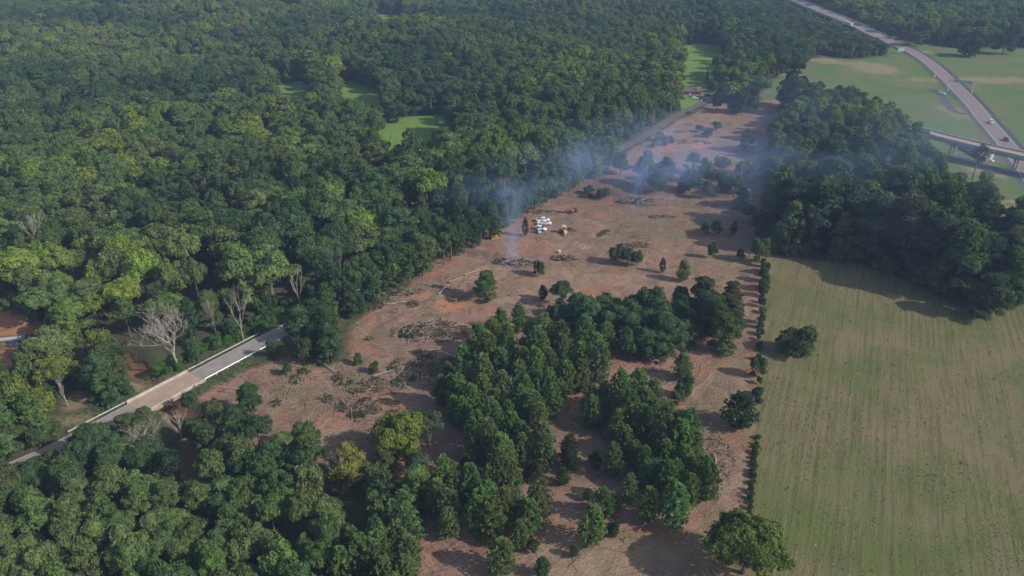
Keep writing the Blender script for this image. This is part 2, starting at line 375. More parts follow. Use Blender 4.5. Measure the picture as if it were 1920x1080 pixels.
t = NT('ground_surface')
att = t.n('ShaderNodeAttribute', attribute_name='zone'); sp = t.n('ShaderNodeSeparateColor'); t.l(att.outputs['Color'], sp.inputs[0])
att2 = t.n('ShaderNodeAttribute', attribute_name='zone2'); sp2 = t.n('ShaderNodeSeparateColor'); t.l(att2.outputs['Color'], sp2.inputs[0])
att3 = t.n('ShaderNodeAttribute', attribute_name='zone3'); sp3 = t.n('ShaderNodeSeparateColor'); t.l(att3.outputs['Color'], sp3.inputs[0])
P0 = t.coord(); n_big = t.noise(P0, 0.035, 5, 0.6, 0.6); n_mid = t.noise(P0, 0.22, 5, 0.65, 0.4); n_fine = t.noise(P0, 1.6, 4, 0.7); n_vf = t.noise(P0, 5.0, 3, 0.7)
# forest floor
ff = t.mix(t.ramp(n_mid, 0.35, 0.65), (0.05, 0.05, 0.03), (0.11, 0.085, 0.06)); ff = t.mix(t.math('MULTIPLY', t.ramp(n_fine, 0.42, 0.62), 0.75), ff, (0.07, 0.12, 0.035))
# clearing dirt with machine tracks
wv = t.n('ShaderNodeTexNoise'); t.l(P0, wv.inputs['Vector']); wv.inputs['Scale'].default_value = 0.03; wv.inputs['Detail'].default_value = 2
def warped(scale, rz, det, amt=26.0):
    c = t.n('ShaderNodeVectorMath', operation='MULTIPLY_ADD'); t.l(wv.outputs['Color'], c.inputs[0]); c.inputs[1].default_value = (amt, amt, 0); t.l(P0, c.inputs[2])
    vr = t.n('ShaderNodeVectorRotate', rotation_type='Z_AXIS'); vr.inputs['Angle'].default_value = rz; t.l(c.outputs[0], vr.inputs['Vector'])
    m_ = t.n('ShaderNodeMapping'); m_.inputs['Scale'].default_value = scale; t.l(vr.outputs[0], m_.inputs[0]); return t.noise(m_.outputs[0], 1.0, det, 0.65, 0.6)
tr1 = warped((0.9, 0.06, 1), R(40), 4); tr2 = warped((0.8, 0.07, 1), R(-60), 4, 34.0); tr3 = warped((1.8, 0.16, 1), R(75), 3, 20.0)
trk_s = t.mix(t.ramp(n_big, 0.46, 0.54), tr1, tr2)
dirt = t.mix(t.ramp(n_mid, 0.32, 0.68), (0.200, 0.122, 0.092), (0.315, 0.198, 0.150))
dirt = t.mix(t.math('MULTIPLY', t.ramp(t.noise(t.coord(loc=(7, 70, 0)), 0.09, 5, 0.65, 0.8), 0.5, 0.64), 0.6), dirt, (0.31, 0.235, 0.14))
dirt = t.mix(t.math('MULTIPLY', t.ramp(t.noise(P0, 0.075, 5, 0.65, 0.8), 0.54, 0.7), 0.5), dirt, (0.14, 0.09, 0.066))
dirt = t.mix(t.math('MULTIPLY', t.ramp(t.noise(t.coord(loc=(90, 40, 0)), 0.06, 4, 0.6, 0.5), 0.51, 0.64), 0.65), dirt, (0.36, 0.155, 0.095))
dirt = t.mix(t.math('MULTIPLY', t.ramp(trk_s, 0.50, 0.66), 0.42), dirt, (0.44, 0.30, 0.235))
dirt = t.mix(t.math('MULTIPLY', t.ramp(tr3, 0.54, 0.68), 0.4), dirt, (0.13, 0.085, 0.06))
dirt = t.mix(t.math('MULTIPLY', t.ramp(n_fine, 0.53, 0.68), 0.6), dirt, (0.085, 0.065, 0.048))
dirt = t.mix(t.math('MULTIPLY', t.ramp(n_vf, 0.6, 0.72), 0.6), dirt, (0.46, 0.33, 0.25))
gm = t.math('MULTIPLY', sp3.outputs[0], t.ramp(t.math('ADD', n_fine, t.math('MULTIPLY', n_mid, 0.6)), 0.68, 0.9))
dirt = t.mix(t.math('MULTIPLY', gm, 0.9), dirt, (0.115, 0.13, 0.055))
# hay field: rows run with the fence line
rowA = t.noise(t.coord(scale=(0.9, 0.035, 1), rz=R(-0), loc=(0, 0, 0)), 1.0, 4, 0.6, 0.3)
def rowc(s, sy, dist, det=4):
    c = t.n('ShaderNodeTexCoord'); vr = t.n('ShaderNodeVectorRotate', rotation_type='Z_AXIS'); vr.inputs['Angle'].default_value = R(24.5); t.l(c.outputs['Object'], vr.inputs['Vector'])
    m = t.n('ShaderNodeMapping'); m.inputs['Scale'].default_value = (s, sy, 1); t.l(vr.outputs[0], m.inputs[0]); return t.noise(m.outputs[0], 1.0, det, 0.65, dist)
rA = rowc(0.42, 0.03, 0.1, 5); rB = rowc(0.95, 0.035, 0.05, 4); rD = rowc(0.5, 0.01, 0.0, 2); rC = rowc(0.14, 0.02, 0.1)
patch = t.noise(P0, 0.03, 4, 0.6, 0.8)
hm = t.math('ADD', t.math('ADD', t.math('MULTIPLY', rA, 0.28), t.math('MULTIPLY', rC, 0.14)), t.math('MULTIPLY', patch, 0.88))
hay = t.mix(t.ramp(hm, 0.51, 0.77), (0.120, 0.142, 0.044), (0.195, 0.158, 0.084))
hay = t.mix(t.math('MULTIPLY', t.ramp(rB, 0.47, 0.62), 0.5), hay, (0.085, 0.09, 0.042))
hay = t.mix(t.math('MULTIPLY', t.ramp(rD, 0.56, 0.64), 0.14), hay, (0.24, 0.20, 0.12))
hay = t.mix(t.math('MULTIPLY', t.ramp(n_vf, 0.55, 0.72), 0.6), hay, (0.07, 0.078, 0.03))
hay = t.mix(t.math('MULTIPLY', t.ramp(n_fine, 0.55, 0.72), 0.4), hay, (0.22, 0.18, 0.115))
# grassland by the highway, bright meadows
gl = t.mix(t.ramp(n_big, 0.36, 0.62), (0.088, 0.165, 0.042), (0.145, 0.155, 0.07)); gl = t.mix(t.math('MULTIPLY', t.ramp(n_mid, 0.45, 0.7), 0.45), gl, (0.09, 0.115, 0.045))
gl = t.mix(t.math('MULTIPLY', t.ramp(t.noise(t.coord(scale=(0.5, 0.03, 1), rz=R(-14)), 1.0, 3), 0.5, 0.7), 0.4), gl, (0.14, 0.12, 0.075))
me_ = t.mix(t.ramp(n_mid, 0.3, 0.7), (0.12, 0.23, 0.035), (0.17, 0.25, 0.055)); me_ = t.mix(t.math('MULTIPLY', t.ramp(n_big, 0.5, 0.7), 0.5), me_, (0.18, 0.175, 0.085))
col = t.mix(sp2.outputs[0], ff, me_); col = t.mix(sp2.outputs[1], col, gl)
col = t.mix(sp.outputs[0], col, dirt); col = t.mix(sp.outputs[1], col, hay)
col = t.mix(t.math('MULTIPLY', sp2.outputs[2], 0.8), col, t.mix(t.ramp(n_mid, 0.35, 0.65), (0.30, 0.21, 0.13), (0.38, 0.28, 0.2)))
col = t.mix(t.math('MULTIPLY', sp.outputs[2], t.ramp(n_mid, 0.2, 0.6)), col, t.mix(t.ramp(n_fine, 0.35, 0.65), (0.42, 0.16, 0.075), (0.5, 0.25, 0.14)))
col = t.mix(sp3.outputs[2], col, (0.19, 0.11, 0.07)); col = t.mix(sp3.outputs[1], col, (0.045, 0.038, 0.036))
hgt = t.math('ADD', t.math('MULTIPLY', n_fine, 0.5), t.math('ADD', t.math('MULTIPLY', t.math('MULTIPLY', rB, sp.outputs[1]), 0.45), t.math('MULTIPLY', t.math('MULTIPLY', t.math('ADD', tr3, trk_s), sp.outputs[0]), 1.0)))
hgt = t.math('ADD', hgt, t.math('MULTIPLY', n_vf, 0.35))
GM = t.surf(col, 0.95, 0.1, bump=hgt, bs=0.9, bd=0.45)

def make_ground():
    nxx, nyy = len(gx), len(gy); idx = np.arange(nxx * nyy).reshape(nyy, nxx)
    q = np.stack([idx[:-1, :-1], idx[:-1, 1:], idx[1:, 1:], idx[1:, :-1]], -1).reshape(-1, 4)
    cx = X[q].mean(1); cyy = Y[q].mean(1)
    cl = clear_m[q].mean(1) > 0.5; hy = (hay_m[q].mean(1) > 0.5)
    gr = (np.maximum(mead, big)[q].mean(1) > 0.5) & ~cl & ~hy; cl &= ~hy
    z1 = np.stack([clear_m, hay_m, org, np.ones_like(X)], -1); z2 = np.stack([mead, big, tan_, np.ones_like(X)], -1); z3 = np.stack([np.clip(green_in, 0, 1), blk, creek * (1 - clear_m), np.ones_like(X)], -1)
    for name, sel in (('ground', ~(cl | hy | gr)), ('dirt_clearing', cl), ('hay_field', hy), ('grassland', gr)):
        f = q[sel]; u, inv = np.unique(f, return_inverse=True); inv = inv.reshape(-1)
        me = bpy.data.meshes.new(name); me.vertices.add(len(u)); me.vertices.foreach_set('co', np.stack([X[u], Y[u], Z[u]], -1).reshape(-1).astype(np.float32))
        n = len(f); me.loops.add(n * 4); me.loops.foreach_set('vertex_index', inv.astype(np.int32)); me.polygons.add(n)
        me.polygons.foreach_set('loop_start', np.arange(0, n * 4, 4, dtype=np.int32)); me.polygons.foreach_set('loop_total', np.full(n, 4, dtype=np.int32))
        me.polygons.foreach_set('use_smooth', [True] * n)
        me.update(calc_edges=True); me.materials.append(GM)
        for an, arr in (('zone', z1), ('zone2', z2), ('zone3', z3)):
            a = me.attributes.new(an, 'FLOAT_COLOR', 'POINT'); a.data.foreach_set('color', arr[u].reshape(-1).astype(np.float32))
        o = link(bpy.data.objects.new(name, me)); o['kind'] = 'structure'
make_ground()

# ---------------------------------------------------------------- roads
def ribbon(name, line, width, mat, z=0.06, off=0.0, kind='structure', parent=None, dash=None):
    L = [np.array((p[0], p[1], p[2] if len(p) > 2 else 0.0)) for p in line]; V = []; Fc = []; s = 0.0; k = 0
    nrm = []
    for i, p in enumerate(L):
        d = L[min(i + 1, len(L) - 1)] - L[max(i - 1, 0)]; d = d[:2] / np.linalg.norm(d[:2]); nrm.append(np.array((d[1], -d[0], 0)))
    for i, p in enumerate(L):
        for sg in (-0.5, 0.5):
            q = p + nrm[i] * (off + sg * width); V.append((q[0], q[1], q[2] + z))
    for i in range(len(L) - 1): Fc.append((2 * i, 2 * i + 1, 2 * i + 3, 2 * i + 2))
    me = bpy.data.meshes.new(name); me.from_pydata(V, [], Fc); me.materials.append(mat); me.update()
    o = link(bpy.data.objects.new(name, me), parent)
    if kind and not parent: o['kind'] = kind
    return o
# near part is grey asphalt, the far part old dark asphalt
i_mid = int(np.argmin([abs(p[1] - 300) for p in road_c]))
ribbon('road', [p for p in road_c if p[1] < 252], 6.6, M['asphalt'], 0.06)
ribbon('old_road', [p for p in road_c if p[1] > 244], 5.2, M['old_road'], 0.055)
ribbon('road_edge_line', [p for p in road_c if p[1] < 260], 0.14, M['white_line'], 0.07, -3.0)
ribbon('crossroad', cross_c, 6.5, M['old_road'], 0.075)
ribbon('driveway', smooth([(at(1332, 190)), (at(1322, 182)), (at(1300, 178)), (at(1280, 176))], 6), 3.5, M['deck_tan'], 0.066)
# highway
ribbon('highway', hw_c, 15.0, M['asphalt_dark'], 0.05)
ribbon('highway_lanes', hw_c, 9.4, M['highway_lane'], 0.075)
ribbon('highway_edge_line', hw_c, 0.3, M['white_line'], 0.10, -4.5); ribbon('highway_edge_line', hw_c, 0.3, M['white_line'], 0.10, 4.5)
ribbon('highway_centre_line', hw_c, 0.16, M['yellow_line'], 0.10, -0.22); ribbon('highway_centre_line', hw_c, 0.16, M['yellow_line'], 0.10, 0.22)
ribbon('service_track', smooth([at(1750, 166), at(1762, 175), at(1771, 188), at(1782, 203), at(1797, 212), at(1815, 214)], 6), 5.0, M['asphalt_dark'], 0.05)

# guardrail builder
def rail_line(pts, h=0.75, post=3.8):
    rail = MB(); posts = []; P = [Vector((p[0], p[1], (p[2] if len(p) > 2 else 0))) for p in pts]
    for z in (h, h - 0.18): rail.tube([p + Vector((0, 0, z)) for p in P], 0.09, 4)
    acc = 0; nxt = 0
    for a, b in zip(P[:-1], P[1:]):
        d = (b - a).length
        while nxt <= acc + d:
            q = a.lerp(b, (nxt - acc) / d); posts.append(q); nxt += post
        acc += d
    return rail, posts
def guardrail(pts, label, group=None, white=False):
    P = [Vector((p[0], p[1], (p[2] if len(p) > 2 else 0))) for p in pts]; h_ = 0.75
    t_ = empty('guardrail', P[0], 0, label, 'guardrail', group)
    loc = [tuple(p - P[0]) for p in P]; r_, p_ = rail_line(loc)
    r_.build('rail', M['white_paint'] if white else M['galv'], t_)
    pm = MB().box((0, 0, h_ / 2), (0.16, 0.16, h_)).mesh('post', M['white_paint'] if white else M['pole_wood'])
    for q in p_[:98]: o = link(bpy.data.objects.new('post', pm), t_); o.location = q
def roff(line, off, i0, i1):
    out = []
    for i in range(i0, i1):
        p = np.array(line[i], float); d = np.array(line[min(i + 1, len(line) - 1)][:2]) - np.array(line[max(i - 1, 0)][:2]); d = d / np.linalg.norm(d)
        q = p.copy(); q[0] += d[1] * off; q[1] -= d[0] * off; out.append(tuple(q))
    return out
DV = Vector((0.581, 0.814, 0)).normalized(); NV = Vector((DV.y, -DV.x, 0))
def along(base, s, off): v = Vector((base[0], base[1], 0)) + DV * s + NV * off; return (v.x, v.y, 0.0)
# small road bridge, lower left
BC = (-97.6, 172.4); BH = 9.4
br = empty('road_bridge', (BC[0], BC[1], 0), math.atan2(DV.y, DV.x), 'tan concrete road bridge with pale parapets over the creek in the lower left', 'bridge')
MB().box((0, 0, -0.35), (BH * 2, 9.0, 0.9)).build('deck', M['deck_tan'], br)
for s_ in (-1, 1):
    b = MB(); b.box((0, s_ * 4.1, 0.62), (BH * 2, 0.5, 0.35))
    for k in range(-4, 5): b.box((k * 2.25, s_ * 4.1, 0.275), (0.9, 0.42, 0.35))
    b.box((0, s_ * 4.1, 0.20), (BH * 2 - .1, 0.46, 0.24))
    b.build('parapet', M['concrete'], br)
for s_ in (-1, 1): MB().box((s_ * (BH - 0.8), 0, -2.3), (1.4, 8.6, 3.0)).build('abutment', M['concrete'], br)
guardrail([along(BC, s, -4.1) for s in np.linspace(BH + .3, BH + 26, 8)], 'long pale guardrail on the far side of the road, uphill of the bridge')
guardrail([along(BC, s, 4.1) for s in np.linspace(BH + .3, BH + 27, 8)], 'white-post guardrail on the clearing side of the road, right of the bridge', None, True)
guardrail([along(BC, s, -4.1) for s in np.linspace(-BH - 16, -BH - .3, 6)], 'short pale guardrail at the lower left end of the bridge')

# overpass at the right
OZ = 8.5
op_px = [(1700, 239), (1720, 243), (1780, 258.5), (1840, 273), (1900, 286), (1960, 299), (2080, 322)]
opw = [(*at(px, py, OZ + 0.1),) for px, py in op_px]; opc = smooth(opw, 5)
ov = empty('highway_overpass', (opw[3][0], opw[3][1], 0), 0, 'long pale concrete overpass crossing above the highway at the right edge', 'bridge')
def lc(p, z=0): return (p[0] - opw[3][0], p[1] - opw[3][1], z)
def slab(line, w0, w1, z0, z1):
    m = MB(); V = []; Fc = []
    for i, p in enumerate(line):
        d = np.array(line[min(i + 1, len(line) - 1)][:2]) - np.array(line[max(i - 1, 0)][:2]); d = d / np.linalg.norm(d); nx, ny = d[1], -d[0]
        for (ww, zz) in ((w0, z0), (w1, z0), (w1, z1), (w0, z1)): V.append((p[0] + nx * ww, p[1] + ny * ww, zz + (p[2] if len(p) > 2 else 0)))
    n = len(line)
    for i in range(n - 1):
        for k in range(4): Fc.append((4 * i + k, 4 * i + (k + 1) % 4, 4 * i + 4 + (k + 1) % 4, 4 * i + 4 + k))
    Fc += [(0, 1, 2, 3), (4 * n - 1, 4 * n - 2, 4 * n - 3, 4 * n - 4)]
    return m.add(V, Fc)
opl = [lc(p, 0) for p in opc]
slab(opl, -4.2, 4.2, OZ - 0.5, OZ).build('deck', M['deck_tan'], ov)
for s_ in (-1, 1):
    slab(opl, s_ * 4.3 - 0.22, s_ * 4.3 + 0.22, OZ - 0.75, OZ + 0.85).build('parapet', M['concrete'], ov)
    slab(opl, s_ * 3.2 - 0.3, s_ * 3.2 + 0.3, OZ - 1.9, OZ - 0.503).build('girder', M['grey_roof'], ov)
for k in (6, 11, 15, 21, 26):
    p = opl[k]; b = MB(); d = np.array(opl[k + 1][:2]) - np.array(opl[k - 1][:2]); a = math.atan2(d[1], d[0])
    b.box((p[0], p[1], OZ - 2.3), (1.2, 8.0, 0.8), a)
    for s_ in (-1, 1): b.tube([(p[0] - math.sin(a) * 2.6 * s_, p[1] + math.cos(a) * 2.6 * s_, -0.2), (p[0] - math.sin(a) * 2.6 * s_, p[1] + math.cos(a) * 2.6 * s_, OZ - 2.7)], 0.5, 10)
    b.build('pier', M['concrete'], ov)
p = opl[0]; d = np.array(opl[1][:2]) - np.array(p[:2]); MB().box((p[0] - .5, p[1], OZ / 2 - .6), (2.6, 9.6, OZ - .9), math.atan2(d[1], d[0])).build('abutment', M['concrete'], ov)
# ramp wall left of the overpass
rw = [at(1782, 270), at(1800, 276), at(1820, 287), at(1838, 297), at(1850, 302)]
rb = empty('retaining_wall', (rw[0][0], rw[0][1], 0), 0, 'low pale concrete retaining wall curving out of the woods below the overpass', 'wall')
rwl = [(p[0] - rw[0][0], p[1] - rw[0][1], 0) for p in smooth(rw, 5)]
slab(rwl, -0.3, 0.3, 0, 1.8).build('wall', M['concrete'], rb); slab(rwl, -0.5, 0.5, 1.803, 2.1).build('coping', M['concrete'], rb)
ribbon('underpass_road', smooth([at(1790, 292), at(1830, 308), at(1870, 318), at(1920, 334), at(1990, 350)], 6), 7, M['asphalt_dark'], 0.045)
for k, (px, py) in enumerate(((1862, 287), (1860.5, 291), (1859, 295), (1857, 299), (1861, 303))):
    x, y = at(px, py); m = MB(); m.box((0, 0, 0.3), (1.6, 1.0, 0.6)); m.box((0.1, 0, 0.7), (1.1, 0.7, 0.2)); o = m.build('concrete_block', M['white_wall']); o.location = (x, y, 0)
    tag(o, 'white concrete block in the short row beneath the overpass' if k < 4 else 'white concrete block nearest the camera beneath the overpass', 'block', 'white blocks beneath the overpass' if k < 4 else None)

# elevated highway bridge at the top: side barriers + piers
top = [p for p in hw_c if p[2] > 0.8]
hb = empty('highway_viaduct', tuple(top[-1]), 0, 'pale concrete viaduct carrying the highway over the far trees at the top', 'bridge')
hl = [tuple(np.array(p) - np.array(top[-1])) for p in top]
for s_ in (-1, 1): slab(hl, s_ * 7.4 - 0.25, s_ * 7.4 + 0.25, -1.2, 1.1).build('parapet', M['concrete'], hb)
slab(hl, -7.13, 7.13, -1.3, -0.05).build('deck', M['concrete'], hb)
ribbon('viaduct_surface', [tuple(p) for p in top], 14.0, M['deck_tan'], 0.065)
for k in range(2, len(hl) - 6, 3):
    p = hl[k]; d = np.array(hl[k + 1][:2]) - np.array(hl[k - 1][:2]); a = math.atan2(d[1], d[0]); b = MB()
    zt = p[2] - 1.3; zb = -top[-1][2] - 8
    b.box((p[0], p[1], zt - 0.5), (1.4, 13, 1.0), a)
    for s_ in (-1, 0, 1): b.tube([(p[0] - math.sin(a) * 5 * s_, p[1] + math.cos(a) * 5 * s_, zb), (p[0] - math.sin(a) * 5 * s_, p[1] + math.cos(a) * 5 * s_, zt - 1.0)], 0.7, 8)
    b.build('pier', M['concrete'], hb)
i0 = next(i for i, p in enumerate(hw_c) if p[2] < 0.05)
guardrail(roff(hw_c, 7.8, i0, i0 + 30), 'grey guardrail along the near side of the highway beside the brown field')
guardrail(roff(hw_c, -7.8, i0 + 2, len(hw_c) - 8), 'long grey guardrail along the far side of the highway')

# ---------------------------------------------------------------- foliage meshes
def unit(n, g):
    v = g.normal(size=(n, 3)); return v / np.linalg.norm(v, axis=1, keepdims=True)
def leaf_quads(P, N, w_, h_, g, jit=0.55):
    """P positions, N outward directions -> quads"""
    n = len(P); N = N + g.normal(size=(n, 3)) * jit; N /= np.linalg.norm(N, axis=1, keepdims=True) + 1e-9
    A = np.cross(N, unit(n, g)); A /= np.linalg.norm(A, axis=1, keepdims=True) + 1e-9; B = np.cross(N, A)
    ww = (w_ * g.uniform(0.6, 1.3, n))[:, None]; hh = (h_ * g.uniform(0.6, 1.3, n))[:, None]
    return np.stack([P - A * ww * 0.5, P - B * hh * 0.5, P + A * ww * 0.5, P + B * hh * 0.5], 1)
def lobes_for(style, h, r, g):
    L = []
    if style == 'round':
        n = 38; zc, rz = 0.58 * h, 0.37 * h
        for k in range(n):
            u = unit(1, g)[0]; u[2] = abs(u[2]) * 1.1 - 0.35; q = g.uniform(0.55, 0.8)
            L.append((u[0] * r * q, u[1] * r * q, zc + u[2] * rz * q, r * g.uniform(0.17, 0.36)))
        L.append((0, 0, zc, r * 0.55))
    elif style == 'spread':
        n = 40; zc, rz = 0.64 * h, 0.29 * h
        for k in range(n):
            a = g.uniform(0, 2 * math.pi); q = math.sqrt(g.uniform(0.05, 1)) * 0.78
            L.append((math.cos(a) * r * q, math.sin(a) * r * q, zc + rz * (1 - q * q) * g.uniform(0.4, 1.0) - 0.05 * h * g.random(), r * g.uniform(0.15, 0.31)))
    elif style == 'tall':
        n = 42
        for k in range(n):
            v = g.uniform(0.1, 0.93); q = math.sin(min(1, (1.02 - v) * 1.9) * math.pi / 2) * g.uniform(0.35, 0.82); a = g.uniform(0, 2 * math.pi)
            L.append((math.cos(a) * r * q, math.sin(a) * r * q, v * h, r * g.uniform(0.18, 0.36)))
        L.append((0, 0, 0.9 * h, r * 0.4)); L.append((0, 0, 0.6 * h, r * 0.55))
    elif style == 'bush':
        n = 16
        for k in range(n):
            v = g.uniform(0.12, 0.8); q = math.sqrt(max(0, 1 - (v - 0.25) ** 2 / 0.6)) * g.uniform(0.3, 0.68); a = g.uniform(0, 2 * math.pi)
            L.append((math.cos(a) * r * q, math.sin(a) * r * q, v * h, r * g.uniform(0.26, 0.4)))
        L.append((0, 0, 0.45 * h, r * 0.6))
    elif style == 'wide':      # low brushy thing
        for k in range(14):
            a = g.uniform(0, 2 * math.pi); q = math.sqrt(g.random()) * 0.8
            L.append((math.cos(a) * r * q, math.sin(a) * r * q, h * g.uniform(0.15, 0.65), r * g.uniform(0.15, 0.3)))
    return np.array(L)
def crown_quads(style, h, r, n, lw, lh, g):
    L = lobes_for(style, h, r, g); wts = L[:, 3] ** 2; k = g.choice(len(L), size=int(n * 1.9), p=wts / wts.sum())
    D = unit(len(k), g); D[:, 2] = np.where(D[:, 2] < -0.35, -D[:, 2], D[:, 2])
    ph = g.uniform(0, 6.3, (len(L), 3))[k]
    lump = 1 + 0.16 * np.sin(D[:, 0] * 5 + ph[:, 0]) + 0.14 * np.sin(D[:, 1] * 6 + ph[:, 1]) + 0.12 * np.sin(D[:, 2] * 7 + ph[:, 2])
    R_ = L[k, 3] * lump * g.uniform(0.78, 1.06, len(k)); P = L[k, :3] + D * R_[:, None] * np.array((1, 1, 0.85))
    keep = np.ones(len(k), bool)
    for i in range(len(L)):
        dd = np.linalg.norm((P - L[i, :3]) / np.array((1, 1, 0.85)), axis=1); keep &= ~((dd < L[i, 3] * 0.72) & (k != i))
    keep &= P[:, 2] > 0.05; P = P[keep][:n]; D = D[keep][:n]
    return leaf_quads(P, D, lw, lh, g), L
def pine_quads(h, r, n_tuft, per, g, nl=0.46, dense=1.4, base=0.06):
    Q = []
    T = []
    z = base * h
    lev = int(h / 0.55 * dense); tot = 0
    for k in range(lev):
        v = base + (1 - base) * (k + g.uniform(-.4, .4)) / lev; v = min(max(v, base), 0.985)
        prof = (min(1, (1 - v) * 1.5 + 0.03) ** 0.62) * (0.62 + 0.38 * min(1, (v - base) * 5)) * r
        nb = max(3, int(6 + 3 * prof / max(r, .1)))
        for j in range(nb):
            a = g.uniform(0, 6.283); L = prof * g.uniform(0.65, 1.12)
            for q in ((1.0, 0.72, 0.45) if L > 1.2 else (1.0, 0.5)):
                T.append((math.cos(a) * L * q, math.sin(a) * L * q, v * h + 0.42 * L * q * q + g.uniform(-.15, .15), a))
    T = np.array(T); idx = g.permutation(len(T))[:n_tuft]; T = T[idx]
    C = np.repeat(T[:, :3], per, 0); A = np.repeat(T[:, 3], per)
    out = np.stack([np.cos(A), np.sin(A), np.full(len(A), 0.75)], -1); D = unit(len(C), g) + out * 0.9; D /= np.linalg.norm(D, axis=1, keepdims=True)
    P = C + D * nl * 0.5 * g.uniform(0.7, 1.1, len(C))[:, None]
    side = np.cross(D, unit(len(C), g)); side /= np.linalg.norm(side, axis=1, keepdims=True) + 1e-9
    w_ = 0.11 * (nl / 0.5)
    a_ = side * w_; b_ = D * nl * 0.5
    return np.stack([P - b_ - a_ * .4, P - b_ + a_ * .4, P + b_ + a_, P + b_ - a_], 1)
def limb_mesh(h, r, L, g, tr=0.22, top=0.75, n=7, name='trunk', mat=None):
    m = MB(); bx, by = g.uniform(-.3, .3, 2)
    zt = top * h; P = [(0, 0, -0.4), (bx * .3, by * .3, zt * .33), (bx, by, zt * .66), (bx * .5, by * .5, zt)]
    m.tube(P, [tr * 1.3, tr, tr * .75, tr * .25], 7)
    if L is not None:
        for i in g.permutation(len(L))[:n]:
            e = L[i, :3]; z0 = max(0.15 * h, min(e[2] - 0.18 * h, zt * .85)); f = z0 / zt
            m.tube([(bx * f, by * f, z0), (e[0] * .45, e[1] * .45, z0 * .5 + e[2] * .5 - .2), tuple(e)], [tr * .5, tr * .34, tr * .12], 5)
    return m
STY = {}
def variant(key, style, h, r, n0, lw, lh, seed, trunk=0.25):
    g = np.random.default_rng(seed)
    if style == 'pine':
        Q = pine_quads(h, r, n0, 13, g); L = None; tm = limb_mesh(h, r, None, g, trunk, .96).mesh(key + '_trunk', M['pine_bark'])
    elif style == 'tallpine':
        g2 = g; Qs = []
        for k in range(13):
            v = 0.55 + 0.43 * (k + .5) / 13; rr = r * (1.05 - abs(v - 0.75) * 1.6) * g.uniform(.5, .95); a = g.uniform(0, 6.28)
            c = np.array((math.cos(a) * rr * .7, math.sin(a) * rr * .7, v * h)); q = pine_quads(r * 0.8, r * 0.42, n0 // 13, 13, g, base=.0); Qs.append(q + c - np.array((0, 0, r * .3)))
        Q = np.concatenate(Qs); tm = limb_mesh(h, r, np.array([(Qs[k].reshape(-1, 3).mean(0)) for k in range(13)]), g, trunk, .92, 9).mesh(key + '_trunk', M['pine_bark'])
    else:
        Q, L = crown_quads(style, h, r, n0, lw, lh, g); tm = limb_mesh(h, r, L, g, trunk).mesh(key + '_trunk', M['bark'])
    cm = quads_mesh(key + '_crown', Q, [M['leaf']])
    STY.setdefault(key.rsplit('_', 1)[0], []).append((cm, tm, h, r))
for i in range(4): variant('round_%d' % i, 'round', 15, 5.2, 8500, 0.42, 0.56, 100 + i, .3)
for i in range(3): variant('spread_%d' % i, 'spread', 15, 6.0, 8500, 0.42, 0.56, 120 + i, .34)
for i in range(4): variant('tall_%d' % i, 'tall', 16, 4.2, 8500, 0.40, 0.54, 140 + i, .28)
for i in range(4): variant('bush_%d' % i, 'bush', 6, 3.4, 4200, 0.3, 0.42, 160 + i, .14)
variant('big_0', 'bush', 13, 8.0, 17000, 0.42, 0.62, 170, .4); variant('big_1', 'round', 13, 7.0, 14000, 0.42, 0.58, 171, .4)
for i in range(2): variant('wide_%d' % i, 'wide', 2.2, 4.0, 2200, 0.26, 0.4, 180 + i, .08)
for i in range(5): variant('pine_%d' % i, 'pine', 10, 2.7, 1000, 0, 0, 200 + i, .13)
for i in range(3): variant('slim_%d' % i, 'pine', 9, 1.5, 210, 0, 0, 220 + i, .09)
for i in range(2): variant('tallpine_%d' % i, 'tallpine', 22, 4.2, 780, 0, 0, 240 + i, .28)
# far level of detail, crown and trunk in one mesh, used only inside the wood
FARC = bpy.data.collections.new('wood_sources'); far_h = []
def far_variant(k, style, h, r, n, lw, lh, seed):
    g = np.random.default_rng(seed)
    Q, L = crown_quads(style, h, r, n, lw, lh, g); m = limb_mesh(h, r, L, g, .28, n=3)
    tri = [f for f in m.f if len(f) == 4]; TQ = np.array([[m.v[i] for i in f] for f in tri])
    A = np.concatenate([Q, TQ]); mi = np.concatenate([np.zeros(len(Q), int), np.ones(len(TQ), int)])
    me = quads_mesh('wood_tree_%02d' % k, A, [M['leaf_far'], M['bark']], mi); o = bpy.data.objects.new('wood_tree_%02d' % k, me); FARC.objects.link(o); far_h.append((h, r))
FV = [('round', 15, 5.4), ('round', 16, 5.6), ('spread', 15, 6.2), ('spread', 14, 6.0), ('tall', 18, 4.4), ('round', 14, 5.0), ('tall', 17, 4.8), ('spread', 16, 6.4), ('bush', 6, 3.6), ('bush', 7, 3.2), ('round', 17, 5.0), ('tall', 20, 5.2)]
for k, (st, h, r) in enumerate(FV): far_variant(k, st, h, r, 1300 if st == 'bush' else 3400, 0.62, 0.85, 300 + k)

